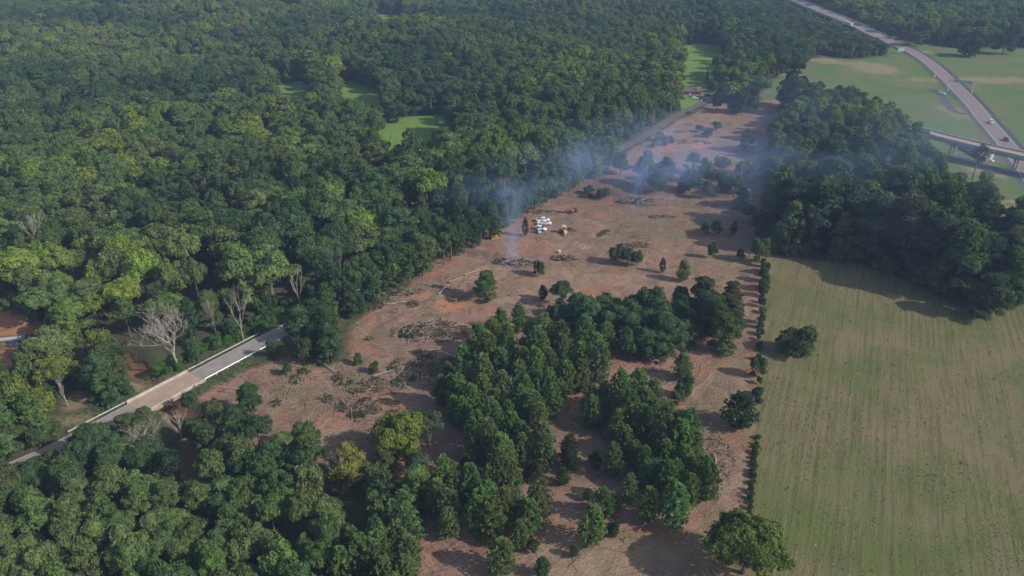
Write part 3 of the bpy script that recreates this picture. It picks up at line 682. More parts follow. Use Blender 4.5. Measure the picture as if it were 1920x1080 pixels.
def place(style, x, y, h, r, name, label, cat, group=None, col=None, rz=None, tilt=0.0, z=None, vi=None):
    cm, tm, h0, r0 = STY[style][rnd.randrange(len(STY[style])) if vi is None else vi]
    z = ground_z(x, y) if z is None else z
    root = empty(name, (x, y, z), rnd.uniform(0, 6.28) if rz is None else rz, label, cat, group)
    if tilt: root.rotation_euler[0] = tilt
    root.scale = (r / r0, r / r0, h / h0)
    c = bpy.data.objects.new('crown', cm); link(c, root); u = rnd.random(); cc = col or pal(u); j = rnd.uniform(0.88, 1.12)
    j *= 1.2; c.color = (cc[0] * j, cc[1] * j, cc[2] * j, 1)
    link(bpy.data.objects.new('trunk', tm), root); return root
PLACED = []
def by_crown(cx, cy, wpx, ratio, style, name, label, cat, group=None, col=None, f=0.5, **kw):
    """crown centre and crown width as seen give the tree's real place and size"""
    h = 8.0
    for _ in range(3):
        x, y = at(cx, cy, h * f); dpt = depth_of(x, y, h * f); r = wpx / F * dpt / 2; h = 2 * r * ratio
    PLACED.append((x, y, r)); return place(style, x, y, h, r, name, label, cat, group, col, **kw)

# ---- dead trees
def dead_mesh(h, spread, seed, levels=5, tr=0.35, fork=0.25, fan=0.55, dense=3):
    g = random.Random(seed); m = MB(); m2 = MB()
    def grow(p, d, L, r, lv):
        q = p; pts = [q]; dd = d.copy(); n = 3
        for k in range(n):
            dd = (dd + Vector((g.uniform(-1, 1), g.uniform(-1, 1), g.uniform(-.2, .5))) * (0.05 if lv == levels else 0.17)).normalized(); q = q + dd * L / n; pts.append(q)
        (m if lv == levels else m2).tube(pts, [r, r * .88, r * .76, r * .62 if lv > 1 else r * .3], 6 if lv > 3 else (5 if lv > 2 else 3), cap=False)
        if lv <= 1: return
        nb = dense if lv < levels else dense + 1
        for k in range(nb):
            a = g.uniform(0, 6.283); s = fan * g.uniform(0.55, 1.25)
            side = Vector((math.cos(a), math.sin(a), 0)); nd = (dd * (1 - s * .35) + side * s * spread + Vector((0, 0, .42))).normalized()
            src = pts[-1] if k < 2 else pts[g.randrange(2, 4)]
            grow(src, nd, L * g.uniform(0.58, 0.86), r * g.uniform(0.5, 0.68), lv - 1)
    grow(Vector((0, 0, -.3)), Vector((g.uniform(-.06, .06), g.uniform(-.06, .06), 1)), h * 0.36, tr, levels)
    zs = max(v[2] for v in m2.v); k = h / zs
    return m, m2, k
def dead_tree(px, py, h, spread, seed, label, levels=5, tr=0.35, mat='dead_bark', group=None, z=0.0, dense=3, fan=.55, wscale=1.0):
    x, y = at(px, py, z); m, m2, k = dead_mesh(h, spread, seed, levels, tr * .72, dense=dense, fan=fan)
    root = empty('dead_tree', (x, y, ground_z(x, y) + z), random.Random(seed).uniform(0, 6.28), label, 'dead tree', group); root.scale = (k * wscale, k * wscale, k)
    m.build('trunk', M[mat], root); m2.build('branches', M[mat], root); PLACED.append((x, y, 3.0))
    for q in (5.0, 10.0, 15.0): PLACED.append((x - x / y * q, y - q, 4.2 if q < 12 else 3))
    return root

# ---------------------------------------------------------------- hand-placed trees
G_MID = (0.062, 0.105, 0.045); G_PINE = (0.135, 0.200, 0.080); G_DARK = (0.036, 0.066, 0.034); G_YEL = (0.125, 0.16, 0.035); G_GREY = (0.075, 0.1, 0.068); G_OLIVE = (0.085, 0.11, 0.045)
pines_main = [(827,733,36),(860,740,44),(885,757,36),(868,777,34),(852,770,30),(930,757,32),(920,787,44),(893,807,40),(953,780,32),(977,757,36),(1000,770,40),(1010,790,36),(1037,753,40),(960,807,36),(977,820,36),(917,830,44),
 (940,853,50),(893,837,36),(1017,827,40),(1023,847,34),(977,843,36),(940,880,44),(960,893,36),(833,900,44),(853,907,40),(820,933,40),(840,953,44),(843,983,40),(880,907,40),(890,920,36),(917,900,30),(900,960,50),(923,973,50),
 (947,953,40),(917,933,40),(970,950,36),(993,970,44),(1013,940,50),(973,1003,34),(973,597,30),(940,613,36),(923,630,40),(897,647,40),(887,663,36),(950,643,36),(913,670,50),(940,690,40),(870,683,40),(840,703,30),(870,710,36),
 (907,707,44),(993,637,36),(1020,633,40),(1050,643,40),(1007,660,44),(977,687,40),(1003,693,40),(1027,687,40),(1053,660,36),(1090,680,46),(1117,660,40),(1123,680,40),(1063,710,40),(973,710,36),(1097,630,40),(1137,637,36),
 (940,730,40),(1010,725,36),(1090,705,36),(845,735,34),(905,740,36),(1030,722,34),(955,665,34),(985,662,30),(1060,690,34),(985,735,34),(1050,735,30)]
pines_right = [(1133,750,40),(1110,773,40),(1107,753,34),(1163,743,50),(1190,740,44),(1180,773,44),(1203,793,44),(1227,773,30),(1250,797,44),(1270,810,40),(1247,823,50),(1273,830,44),(1293,810,40),(1300,843,40),(1317,887,44),(1330,907,40),
 (1293,920,40),(1157,797,30),(1170,830,40),(1180,917,34),(1207,867,30),(1213,893,36),(1227,890,34),(1250,900,40),(1217,947,44),(1267,950,50),(1257,927,40),(1150,863,34),(1210,762,40),(1225,745,36),(1145,770,30),(1200,725,34),(1285,870,40),(1245,860,40),(1265,895,36),(1190,850,30),(1225,810,34)]
for (x_, y_, w_) in pines_main: by_crown(x_, y_, w_ * rnd.uniform(.98, 1.18), rnd.uniform(1.75, 2.3), 'pine', 'pine_tree', 'young bushy pine in the large dense stand at the bottom centre', 'pine tree', 'pines of the large centre stand', tuple(c * rnd.uniform(.85, 1.15) for c in G_PINE))
for (x_, y_, w_) in pines_right: by_crown(x_, y_, w_ * rnd.uniform(.98, 1.18), rnd.uniform(1.75, 2.3), 'pine', 'pine_tree', 'young bushy pine in the stand between the centre stand and the fence line', 'pine tree', 'pines of the stand nearer the fence line', tuple(c * rnd.uniform(.85, 1.15) for c in G_PINE))
for (x_, y_, w_) in [(763,990,54),(753,953,40),(710,980,36),(677,1043,50),(707,1037,50),(660,1020,40),(767,1040,46),(737,967,36),(745,1010,44),(640,1060,44),(573,1030,34),(760,1075,44),(720,1078,44),(735,1045,38)]:
    by_crown(x_, y_, w_ * 1.1, 1.9, 'pine', 'pine_tree', 'tall narrow pine in the row at the bottom edge, left of the bare strip', 'pine tree', 'pines at the bottom left of the bare strip', G_PINE)
solo = [
 (1110,985,52,1.9,'pine','pine_tree','tall narrow pine standing alone on the dirt, lower centre, in front of both stands','pine tree',G_PINE),
 (1130,945,42,1.8,'pine','pine_tree','pine rising just behind the lone tall pine at the lower centre','pine tree',G_PINE),
 (1148,990,30,1.25,'bush','shrub','round dark shrub touching the foot of the lone tall pine','shrub',G_DARK),
 (1147,947,34,1.5,'pine','pine_tree','short pine to the right of the lone tall pine','pine tree',G_OLIVE),
 (1102,927,16,1.7,'pine','pine_tree','small pale pine seedling behind the lone tall pine','pine tree',G_OLIVE),
 (1077,1033,19,1.5,'pine','pine_tree','tiny bright green pine seedling on bare dirt at the bottom centre','pine tree',(0.07,.13,.04)),
 (1017,1064,30,1.6,'pine','pine_tree','small bright pine at the bottom edge, left of the tiny seedling','pine tree',(0.065,.12,.04)),
 (1000,1020,32,1.1,'bush','shrub','round olive shrub on the dirt at the bottom centre','shrub',(0.05,.075,.03)),
 (940,1043,56,1.55,'pine','pine_tree','broad pine casting a long shadow at the bottom edge of the bare strip','pine tree',G_PINE),
 (907,1010,20,1.6,'pine','pine_tree','little pale pine beside the broad pine at the bottom','pine tree',G_OLIVE),
 (1000,880,48,1.1,'bush','shrub','round dark olive bush inside the right flank of the centre stand','shrub',(0.045,.06,.03)),
 (873,872,24,2.2,'pine','pine_tree','slim yellowish pine tip poking from the left side of the centre stand','pine tree',(0.08,.11,.035)),
 (1067,840,32,2.0,'slim','pine_tree','slender brownish-green pine on the dirt lane between the two stands','pine tree',(0.06,.08,.04)),
 (1070,863,34,1.7,'pine','pine_tree','grey-green pine in the middle of the lane between the two stands','pine tree',(0.06,.085,.045)),
 (1055,893,28,1.4,'pine','pine_tree','small bright green pine at the lower end of the lane between the stands','pine tree',(0.065,.12,.04)),
 (1117,862,30,1.2,'bush','shrub','dark round shrub right of the lane between the stands','shrub',G_DARK),
 (1387,770,62,1.25,'pine','pine_tree','big round pine standing alone beside the fence line','pine tree',(0.045,.088,.036)),
 (1420,737,22,1.2,'bush','shrub','small dark shrub on the fence line just above the big round pine','shrub',G_DARK),
 (1403,1028,156,0.85,'big','broadleaf_tree','large yellow-green tree with a long dark shadow at the bottom of the fence line','broadleaf tree',(0.115,.155,.04)),
 (1280,687,36,1.5,'pine','pine_tree','pine on the reddish strip right of the broadleaf clump','pine tree',G_PINE),
 (1283,722,38,1.3,'bush','shrub','leafy shrub on the reddish strip above the second pine stand','shrub',G_MID),
 (1272,745,30,1.2,'bush','shrub','low olive shrub at the top right of the second pine stand','shrub',G_OLIVE),
 (1493,636,78,0.78,'bush','shrub','big round bush standing alone in the hay field','shrub',(0.065,.09,.045)),
 (740,815,112,1.0,'big','broadleaf_tree','large bright yellow-green tree left of the pine stand','broadleaf tree',G_YEL),
 (803,800,66,1.2,'round','broadleaf_tree','grey-green tree leaning against the large bright yellow-green tree','broadleaf tree',G_GREY),
 (653,872,80,1.2,'tall','broadleaf_tree','tree with golden yellow leaves and bare white branches at the lower left','broadleaf tree',(0.155,.155,.04)),
 (720,865,44,1.3,'tall','broadleaf_tree','light green tree below the large bright yellow-green tree','broadleaf tree',(0.10,.13,.045)),
 (783,872,54,1.2,'round','broadleaf_tree','dusty olive tree below the grey-green leaning tree','broadleaf tree',G_GREY),
 (573,822,64,1.2,'round','broadleaf_tree','bright green tree at the lower left tip of the bare ground','broadleaf tree',(0.085,.125,.04)),
 (467,750,52,1.4,'tall','broadleaf_tree','tall leafy tree at the left end of the bare ground, nearest the bridge','broadleaf tree',(0.055,.10,.035)),
 (437,790,48,1.3,'tall','broadleaf_tree','leafy tree just below the tall tree at the left end of the bare ground','broadleaf tree',(0.055,.10,.045)),
 (353,752,34,1.1,'bush','shrub','dark green shrub against the near parapet of the bridge','shrub',G_MID),
 (400,772,44,1.3,'bush','broadleaf_tree','low bushy tree between the bridge shrub and the bare ground','broadleaf tree',G_OLIVE),
 (513,652,28,1.6,'bush','sapling','slim sapling beside the road, right of the white-post guardrail','sapling',(0.07,.11,.05)),
 (537,692,24,1.1,'bush','shrub','low bright shrub on the bare ground right of the road','shrub',(0.05,.1,.04)),
 (567,655,42,1.5,'bush','broadleaf_tree','small tree in front of the road-side tree group','broadleaf tree',(0.065,.10,.045)),
 (560,610,56,1.4,'tall','broadleaf_tree','leafy tree over the road where it disappears','broadleaf tree',(0.06,.10,.045)),
 (605,605,56,1.45,'tall','broadleaf_tree','tall tree at the back of the road-side tree group','broadleaf tree',(0.05,.09,.04)),
 (618,645,58,1.4,'tall','broadleaf_tree','full leafy tree at the right front of the road-side tree group','broadleaf tree',(0.055,.095,.045)),
 (585,640,50,1.4,'tall','broadleaf_tree','dark tree in the middle of the road-side tree group','broadleaf tree',G_DARK),
 (670,673,20,1.3,'bush','shrub','small bright shrub alone on the bare ground at the left','shrub',(0.065,.12,.04)),
 (700,688,22,1.2,'bush','shrub','dusty sapling right of the small bright shrub','shrub',G_OLIVE),
 (912,535,50,1.15,'tall','broadleaf_tree','lone slanting tree with sparse light green crown on bare dirt','broadleaf tree',(0.085,.13,.04)),
 (1010,503,26,1.25,'bush','broadleaf_tree','small dark tree just right of the smoking pile','broadleaf tree',(0.05,.085,.04)),
 (985,425,12,3.2,'slim','pine_tree','thin dark sapling standing in the smoke beside the white trucks','pine tree',(0.045,.075,.05)),
 (1243,497,12,2.6,'slim','pine_tree','thin pale sapling in the right part of the clearing','pine tree',(0.07,.1,.05)),
 (1282,508,26,1.7,'pine','pine_tree','dark pine behind the broadleaf clump, right side of the clearing','pine tree',G_PINE),
 (1018,548,18,1.6,'pine','pine_tree','small very dark pine at the top left corner of the broadleaf clump','pine tree',G_DARK),
 (1053,548,44,1.3,'round','broadleaf_tree','round-headed tree at the top left of the broadleaf clump','broadleaf tree',(0.055,.095,.045)),
 (1075,612,16,2.3,'slim','pine_tree','narrow pale pine in front of the broadleaf clump','pine tree',(0.075,.12,.045)),
 (1160,476,38,1.1,'bush','shrub','left bush of the three merged bushes in the middle of the clearing','shrub',G_GREY),
 (1178,480,34,1.1,'bush','shrub','middle bush of the three merged bushes in the clearing','shrub',G_GREY),
 (1195,484,26,1.3,'bush','shrub','right, greener bush of the three merged bushes in the clearing','shrub',G_MID),
 (1323,428,18,1.4,'bush','shrub','small left shrub of the pair at the right edge of the clearing','shrub',(0.06,.1,.04)),
 (1345,427,25,1.3,'bush','shrub','larger right shrub of the pair at the right edge of the clearing','shrub',(0.07,.11,.04)),
 (1377,427,14,2.0,'slim','pine_tree','thin pine between the shrub pair and the dark woods','pine tree',(0.06,.1,.04)),
 (1338,468,23,1.6,'bush','shrub','upright shrub below the shrub pair at the right edge of the clearing','shrub',(0.055,.095,.035)),
 (1390,478,19,1.4,'bush','shrub','small shrub right of the upright shrub, close to the hedge','shrub',(0.055,.1,.04)),
 (1427,468,40,1.35,'bush','broadleaf_tree','bright bushy tree heading the top of the hedge','broadleaf tree',(0.085,.13,.05)),
 (1427,420,38,1.3,'bush','broadleaf_tree','light green tree in the shade left of the dark woods','broadleaf tree',(0.06,.085,.045)),
 (1387,188,44,1.1,'bush','broadleaf_tree','dark bushy tree in the upper clearing near the road bend','broadleaf tree',(0.05,.08,.04)),
 (1407,192,32,1.1,'bush','broadleaf_tree','olive tree right of the dark bushy tree near the road bend','broadleaf tree',G_OLIVE),
 (1345,194,20,1.2,'bush','shrub','low dark shrub left of the trees near the road bend','shrub',G_DARK),
 (1338,160,24,1.05,'bush','broadleaf_tree','small round yellowish tree beside the brown house','broadleaf tree',(0.10,.12,.045)),
 (1326,145,6,4.2,'slim','pine_tree','thin columnar tree behind the round yellowish tree by the house','pine tree',(0.08,.1,.05)),
 (1402,263,30,1.5,'tall','broadleaf_tree','vine-covered light green tree standing out from the dark woods','broadleaf tree',(0.075,.12,.05)),
 (1832,305,30,2.2,'tallpine','pine_tree','lone tall pine with a bare trunk near the overpass','pine tree',(0.05,.075,.04)),
 (1490,160,52,1.6,'tall','broadleaf_tree','tallest dark tree at the top left corner of the right-hand woods','broadleaf tree',(0.035,.06,.035)),
 (1860,555,80,1.15,'tall','broadleaf_tree','rounded tree at the near tip of the right-hand woods, on the hay field','broadleaf tree',(0.05,.078,.045)),
 (1823,85,48,0.85,'bush','broadleaf_tree','broad dark tree standing on the far grass, left of a similar one','broadleaf tree',(0.038,.065,.035)),
 (1885,82,44,0.85,'bush','broadleaf_tree','broad dark tree standing on the far grass near the right edge','broadleaf tree',(0.038,.065,.035)),
 (1718,72,38,0.7,'bush','broadleaf_tree','low rounded light green tree beside the far end of the highway','broadleaf tree',(0.065,.095,.05)),
 (840,214,38,1.0,'round','broadleaf_tree','dark round tree at the right end of the nearer green meadow','broadleaf tree',(0.05,.065,.045)),
 (745,205,46,0.95,'round','broadleaf_tree','round grey-green tree between the two green meadows','broadleaf tree',(0.055,.075,.045)),
]
for s in solo: by_crown(s[0], s[1], s[2], s[3], s[4], s[5], s[6], s[7], None, s[8])
for (x_, y_, w_) in [(700, 208, 46), (728, 205, 44), (668, 205, 44), (836, 256, 44), (630, 190, 40), (600, 178, 40)]:
    by_crown(x_, y_, w_, 1.0, rnd.choice(['round', 'tall']), 'broadleaf_tree', 'round-headed tree standing between the small green meadows in the middle distance', 'broadleaf tree', 'trees around the small green meadows', tuple(c * rnd.uniform(.85, 1.1) for c in (0.065, 0.095, 0.05)))
for (x_, y_, w_) in [(1050,587,50),(1083,575,50),(1100,592,60),(1127,580,50),(1147,570,44),(1160,600,60),(1180,593,52),(1193,572,50),(1220,572,60),(1233,590,60),(1213,613,60),(1183,623,60),(1243,622,62),(1263,630,62),(1275,575,50),(1173,645,50),(1207,645,50),(1240,650,54),(1280,560,40),(1075,598,44),(1290,627,40),(1140,615,50)]:
    by_crown(x_, y_, w_ * 1.05, rnd.uniform(1.0, 1.35), 'bush' if rnd.random() < .5 else 'tall', 'broadleaf_tree', 'dark green broadleaf tree in the crowded clump above the pine stands', 'broadleaf tree', 'broadleaf clump above the pine stands', tuple(c * rnd.uniform(.85, 1.15) for c in (0.062, 0.105, 0.05)))
for (x_, y_, w_) in [(1320,557,60),(1335,588,66),(1367,577,50),(1373,553,40),(1357,622,60),(1378,603,44),(1345,600,56)]:
    by_crown(x_, y_, w_ * 1.05, rnd.uniform(1.1, 1.35), 'tall', 'broadleaf_tree', 'tree in the tall dark clump between the broadleaf clump and the hedge', 'broadleaf tree', 'tall dark clump beside the hedge', tuple(c * rnd.uniform(.8, 1.2) for c in (0.058, 0.09, 0.038)))
for (x_, y_, w_) in [(1434,500,22),(1434,515,24),(1433,530,26),(1431,545,20),(1428,565,18),(1428,596,18),(1426,606,16),(1424,647,14),(1423,632,10),(1422,668,12),(1422,688,36)]:
    by_crown(x_, y_, w_, 1.25, 'bush', 'hedge_shrub', 'hedge shrub on the fence line between bare ground and hay field', 'shrub', 'shrubs of the fence-line hedge', tuple(c * rnd.uniform(.85, 1.2) for c in (0.05, 0.088, 0.036)))
for i, (x_, y_, w_) in enumerate([(1328,247,26),(1312,240,20),(1250,262,30),(1236,256,24),(1228,270,18),(1345,236,20),(1130,362,30),(1105,355,24),(1098,372,0),(1075,380,0),(1128,286,22)]):
    if w_: by_crown(x_, y_, w_, .7, 'bush', 'shrub', 'low bluish-green brush left standing in the smoky upper clearing', 'shrub', 'low brush in the upper clearing', G_GREY)
for (x_, y_, w_) in [(1115,300,48),(1095,315,38),(1165,306,36),(1208,322,46),(1235,332,42),(1250,318,40),(1290,335,40),(1305,345,34),(1325,318,36),(1340,332,34),(1230,345,36),(1212,300,30),(1300,305,34),(1355,310,36),(1360,340,36),(1328,355,26),(1380,345,36),(1395,320,36),(1390,370,34),(1405,400,30)]:
    by_crown(x_, y_, w_, rnd.uniform(1.1, 1.5), rnd.choice(['tall', 'bush', 'round']), 'broadleaf_tree', 'smoke-veiled tree left standing in the upper part of the clearing', 'broadleaf tree', 'trees left standing in the upper clearing', tuple(c * rnd.uniform(.85, 1.2) for c in (0.085, 0.12, 0.055)))
for (x_, y_, w_) in [(1485,385,90),(1530,405,110),(1580,400,90),(1640,425,115),(1700,440,105),(1755,465,115),(1805,490,110),(1850,500,90),(1895,490,100),(1560,350,90),(1620,350,90),(1690,370,90),(1770,400,90),(1840,440,90)]:
    by_crown(x_, y_, w_, rnd.uniform(1.05, 1.4), 'tall', 'broadleaf_tree', 'very tall leafy tree on the hay-field edge of the dark right-hand woods', 'broadleaf tree', 'tall edge trees of the right-hand woods', tuple(c * rnd.uniform(.8, 1.2) for c in (0.052, 0.082, 0.046)))
for (x_, y_, w_) in [(1465,180,28),(1505,178,26),(1535,182,28),(1568,188,26),(1605,196,28),(1640,208,26)]:
    by_crown(x_, y_, w_, 1.9, 'tallpine', 'pine_tree', 'dark tall pine with a rounded top on the far edge of the right-hand woods', 'pine tree', 'tall pines on the far edge of the right-hand woods', (0.045, 0.072, 0.042))
for k in range(34):
    v_ = k / 33; y_ = 492 + v_ * 330; x_ = 1432 - v_ * 12 + rnd.uniform(-2, 2)
    if rnd.random() < (.8 if y_ < 560 else .35): by_crown(x_, y_, rnd.uniform(9, 20) * (1 + .2 * v_), rnd.uniform(.7, 1.4), 'bush', 'hedge_shrub', 'hedge shrub on the fence line between bare ground and hay field', 'shrub', 'shrubs of the fence-line hedge', tuple(c * rnd.uniform(.8, 1.3) for c in (0.055, 0.088, 0.038)))
# dark low hedge strip at the bottom of the fence line
hp = [(1406 + k * .7 + rnd.uniform(-2.5, 2.5), 958 - k * 7.2 + rnd.uniform(-3, 3)) for k in range(20)]
for (x_, y_) in hp: by_crown(x_, y_, rnd.uniform(10, 17), rnd.uniform(.5, 1.0), 'bush', 'hedge_shrub', 'low weedy shrub in the thin strip on the fence line below the big round pine', 'shrub', 'weeds along the lower fence line', (0.05, .085, .03))

for (x_, y_, w_, c_) in [(170,832,84,G_MID),(95,860,40,G_OLIVE),(35,888,50,G_MID),(12,905,70,G_OLIVE),(68,892,66,G_MID),(125,870,56,G_OLIVE),(252,806,64,G_OLIVE),(215,850,76,G_MID),(120,905,80,G_MID),(270,850,70,G_MID),(310,870,70,G_DARK),(25,905,70,G_OLIVE),
        (380,820,60,G_MID),(150,862,60,G_MID),(235,790,40,G_OLIVE),(190,812,50,G_MID),(268,775,30,G_OLIVE),(430,840,64,G_OLIVE),(350,800,44,G_OLIVE)]:
    by_crown(x_, y_, w_, 1.15, rnd.choice(['bush', 'round']), 'broadleaf_tree', 'broadleaf tree overhanging the near edge of the road at the lower left', 'broadleaf tree', 'trees overhanging the near road edge', c_)
for (x_, y_, w_, c_) in [(105,700,76,(.13,.16,.04)),(28,745,80,(.12,.155,.04)),(185,650,60,G_YEL),(160,700,40,G_OLIVE),(225,690,44,G_OLIVE),(60,670,60,G_GREY),(210,715,34,(.10,.13,.04)),(70,760,70,G_YEL),(20,800,60,G_OLIVE),(70,820,40,G_MID)]:
    by_crown(x_, y_, w_, 1.2, rnd.choice(['tall', 'round', 'bush']), 'broadleaf_tree', 'yellowish green tree on the bank left of the bridge', 'broadleaf tree', 'yellowish trees left of the bridge', c_)
for k in range(30):
    s_ = -6 + k * 1.6 + rnd.uniform(-.6, .6); q = along((-91.4, 181.2), s_, -rnd.uniform(6.5, 12.5)); PLACED.append((q[0], q[1], 1.0))
    place('bush', q[0], q[1], rnd.uniform(1.6, 4.0), rnd.uniform(1.4, 2.6), 'shrub', 'bright green vine-covered shrub on the far bank of the road, right of the bridge', 'shrub', 'bright green shrubs on the far road bank', (0.065 * rnd.uniform(.8, 1.3), 0.14, 0.035))
# dead trees
dead_tree(336, 694, 24, 1.0, 5, 'big bleached dead tree with a wide bare crown beside the bridge', 7, .5, dense=3, fan=.78, wscale=1.25)
dead_tree(410, 637, 15, .5, 8, 'slender dead snag right of the big bleached dead tree', 5, .2, 'dead_dark', fan=.35)
dead_tree(457, 640, 20, .7, 12, 'tall pale-trunked dead tree nearest where the road disappears', 5, .26, fan=.5)
dead_tree(290, 862, 13, 1.2, 21, 'many-branched white dead tree on the near side of the bridge, the larger of two', 6, .32, fan=.7, wscale=1.25)
dead_tree(345, 832, 11, .9, 33, 'smaller pale dead tree just right of the many-branched white one', 5, .22, fan=.6)
dead_tree(386, 400, 18, .6, 41, 'bleached dead tree sticking out of the left forest, lower of three', 4, .35, fan=.5)
dead_tree(355, 318, 17, .8, 43, 'bleached dead tree with spreading top in the left forest, upper of three', 5, .35, fan=.6)
dead_tree(446, 372, 16, .6, 47, 'bleached dead tree in the left forest, right of the other two', 4, .3, fan=.5)
dead_tree(74, 478, 19, .7, 51, 'pale dead tree in the forest near the left edge', 5, .3, fan=.55)
dead_tree(640, 540, 20, .8, 55, 'forked white dead tree in the forest left of the clearing', 5, .3, fan=.55)
dead_tree(1224, 252, 17, .55, 60, 'tall dead tree standing between the old road and the clearing', 5, .26, 'dead_dark', fan=.45)
dead_tree(1168, 258, 17, .4, 61, 'thin pale dead trunk in front of the trees beside the old road', 4, .2, fan=.35)
dead_tree(1385, 352, 13, .8, 63, 'broken white forked dead tree at the left edge of the dark woods', 4, .4, fan=.6)
dead_tree(610, 260, 15, .8, 66, 'small grey dead tree in the middle distance left of the green meadow', 4, .3, fan=.6)
dead_tree(727, 300, 15, .5, 67, 'thin dead snag in the forest below the green meadow', 4, .25, fan=.4)
dead_tree(1510, 242, 20, .7, 68, 'pale forked dead tree among the right-hand woods', 4, .3, fan=.5)
dead_tree(655, 920, 13, .9, 69, 'white bare branches standing through the golden yellow tree', 5, .2, fan=.6)
dead_tree(128, 762, 10, .7, 70, 'pale forked dead tree on the bank at the lower left', 4, .22, fan=.5)
dead_tree(235, 480, 10, .6, 71, 'small grey dead top in the forest at the left', 4, .2, 'dead_dark')
dead_tree(565, 590, 17, .6, 73, 'pale bare trunk in the shade at the end of the road', 4, .2, fan=.4)

# ---------------------------------------------------------------- the woods
sx, sy_ = [], []
def hexgrid(x0, x1, y0, y1, s, jit):
    out = []
    ny = int((y1 - y0) / (s * .87))
    for j in range(ny):
        y = y0 + j * s * .87
        for i in range(int((x1 - x0) / s)):
            out.append((x0 + (i + (j % 2) * .5) * s, y))
    A = np.array(out); return A + nr.uniform(-jit, jit, A.shape) * s
def in_view(x, y, mpx=120, hgt=18):
    d = y * C_ + CAM_H * S_; px = 960 + x / d * F
    return (px > -mpx) & (px < 1920 + mpx)
open_polys = [(CLEAR, -1.5), (HAY, -0.5), (M1, 0), (M2, 0), (M3, 0), (M4, 0), (M5, -3), (M6, -3), (GAP, -3), (LOT1, 0), (LOT2, 0), (LOT3, 0), (LOT4, 0), (ORG, 0), (STRIP, 0)]
def wooded(x, y):
    ok = np.ones(x.shape, bool)
    for P, pad in open_polys: ok &= sdf(P, x, y) < pad
    ok &= pdist([p for p in road_c if p[1] < 240], x, y) > 6.2
    ok &= pdist([p for p in road_c if p[1] >= 236], x, y) > 5.2
    ok &= pdist(cross_c, x, y) > 8
    ok &= (pdist(hw_c, x, y) > 17)
    ok &= dist_creek(x, y)
    return ok
def dist_creek(x, y): return ~((pdist(smooth(cr_line, 4), x, y) < 4.5) & (y < 200))
PA = np.array([(p[0], p[1], p[2]) for p in PLACED])
def clear_of_placed(x, y, k=0.75):
    ok = np.ones(len(x), bool)
    for (a, b, r) in PA: ok &= (x - a) ** 2 + (y - b) ** 2 > (r * k + 1.6) ** 2
    return ok
near = hexgrid(-330, 60, 95, 200, 6.3, .33)
A1 = near[(near[:, 1] < 176) & (near[:, 0] < 5)]
F_BL = poly([(-400, 930), (60, 905), (200, 868), (330, 842), (430, 812), (480, 812), (510, 850), (600, 862), (700, 872), (800, 925), (800, 1400), (-400, 1400)])
A1 = A1[(sdf(F_BL, A1[:, 0], A1[:, 1]) > 0)]
A1 = A1[clear_of_placed(A1[:, 0], A1[:, 1])]
A2 = hexgrid(-900, 1000, 120, 1330, 9.6, .40)
m = (sdf(F_BL, A2[:, 0], A2[:, 1]) < -3) & in_view(A2[:, 0], A2[:, 1]) & wooded(A2[:, 0], A2[:, 1]); A2 = A2[m]
# below the road (near side) only the thicket polygon is wooded
rdl = np.array([(p[0], p[1]) for p in road_c]); xr = np.interp(A2[:, 1], rdl[:, 1], rdl[:, 0])
m = ~((A2[:, 1] < 205) & (A2[:, 0] > xr) & (A2[:, 0] < 60)); A2 = A2[m]; A2 = A2[clear_of_placed(A2[:, 0], A2[:, 1], .6)]
# thin out far away: trees farther than 700 m are sampled a little coarser
keep = ~(nr.random(len(A2)) < .05); A2 = A2[keep]
RW = poly([(1440, 200), (1440, 300), (1430, 450), (1500, 487), (1610, 492), (1700, 520), (1800, 580), (1850, 592), (1960, 545), (2100, 500), (1930, 470), (1860, 430), (1830, 372), (1790, 310), (1730, 280), (1700, 240), (1640, 205), (1500, 195)])
trees = []
for (x, y) in A1: trees.append((x, y, 'bl', rnd.uniform(3.0, 4.9), rnd.uniform(8, 12.5)))
rs = []
for k_ in range(0, 60):
    for off in (7.2, 11.0):
        s_ = k_ * 5.2 + rnd.uniform(-2, 2); p_ = np.array((-71.8, 208.5)) + RDIR * s_ + np.array((RDIR[1], -RDIR[0])) * (off + rnd.uniform(-.8, 1.5))
        if p_[1] < 372 and not (off > 9 and s_ < 40): rs.append(tuple(p_))
for (x, y) in rs:
    if clear_of_placed(np.array([x]), np.array([y]), .5)[0]: trees.append((x, y, 'ls', rnd.uniform(3.2, 4.8), rnd.uniform(11, 18)))
inrw = sdf(RW, A2[:, 0], A2[:, 1]) > -4
for (x, y), q in zip(A2, inrw):
    if q:
        hq = rnd.uniform(17, 26)
        if sdf(GAP, np.array([x]), np.array([y]))[0] > -22 and y > 300: hq = rnd.uniform(13.5, 18)
        trees.append((x, y, 'rw', rnd.uniform(4.6, 7.2) * (hq / 20) ** .4, hq))
    else:
        hh = 18.5 + (float(vnoise(x, y, 40, 60)) - .5) * 9 + rnd.uniform(-3.6, 3.0); hh = max(9, hh)
        if y < 215: hh = min(hh, rnd.uniform(10, 17))
        trees.append((x, y, 'lf', (rnd.uniform(3.2, 6.9) + (2.9 if rnd.random() < .25 else 0)) * (hh / 18) ** .5, hh))
def tint_at(x, y):
    u = float(fbm(x, y, 70, 90, 2)); u = (u - .5) * 1.5 + .37 + rnd.uniform(-.33, .33) + .07 * (x < -120 and y < 420)
    if rnd.random() < .022: u = .9
    if rnd.random() < .0015: return 1.0
    return min(.97, max(0, u))
HWE = [p for p in hw_c if p[2] > 0.5]
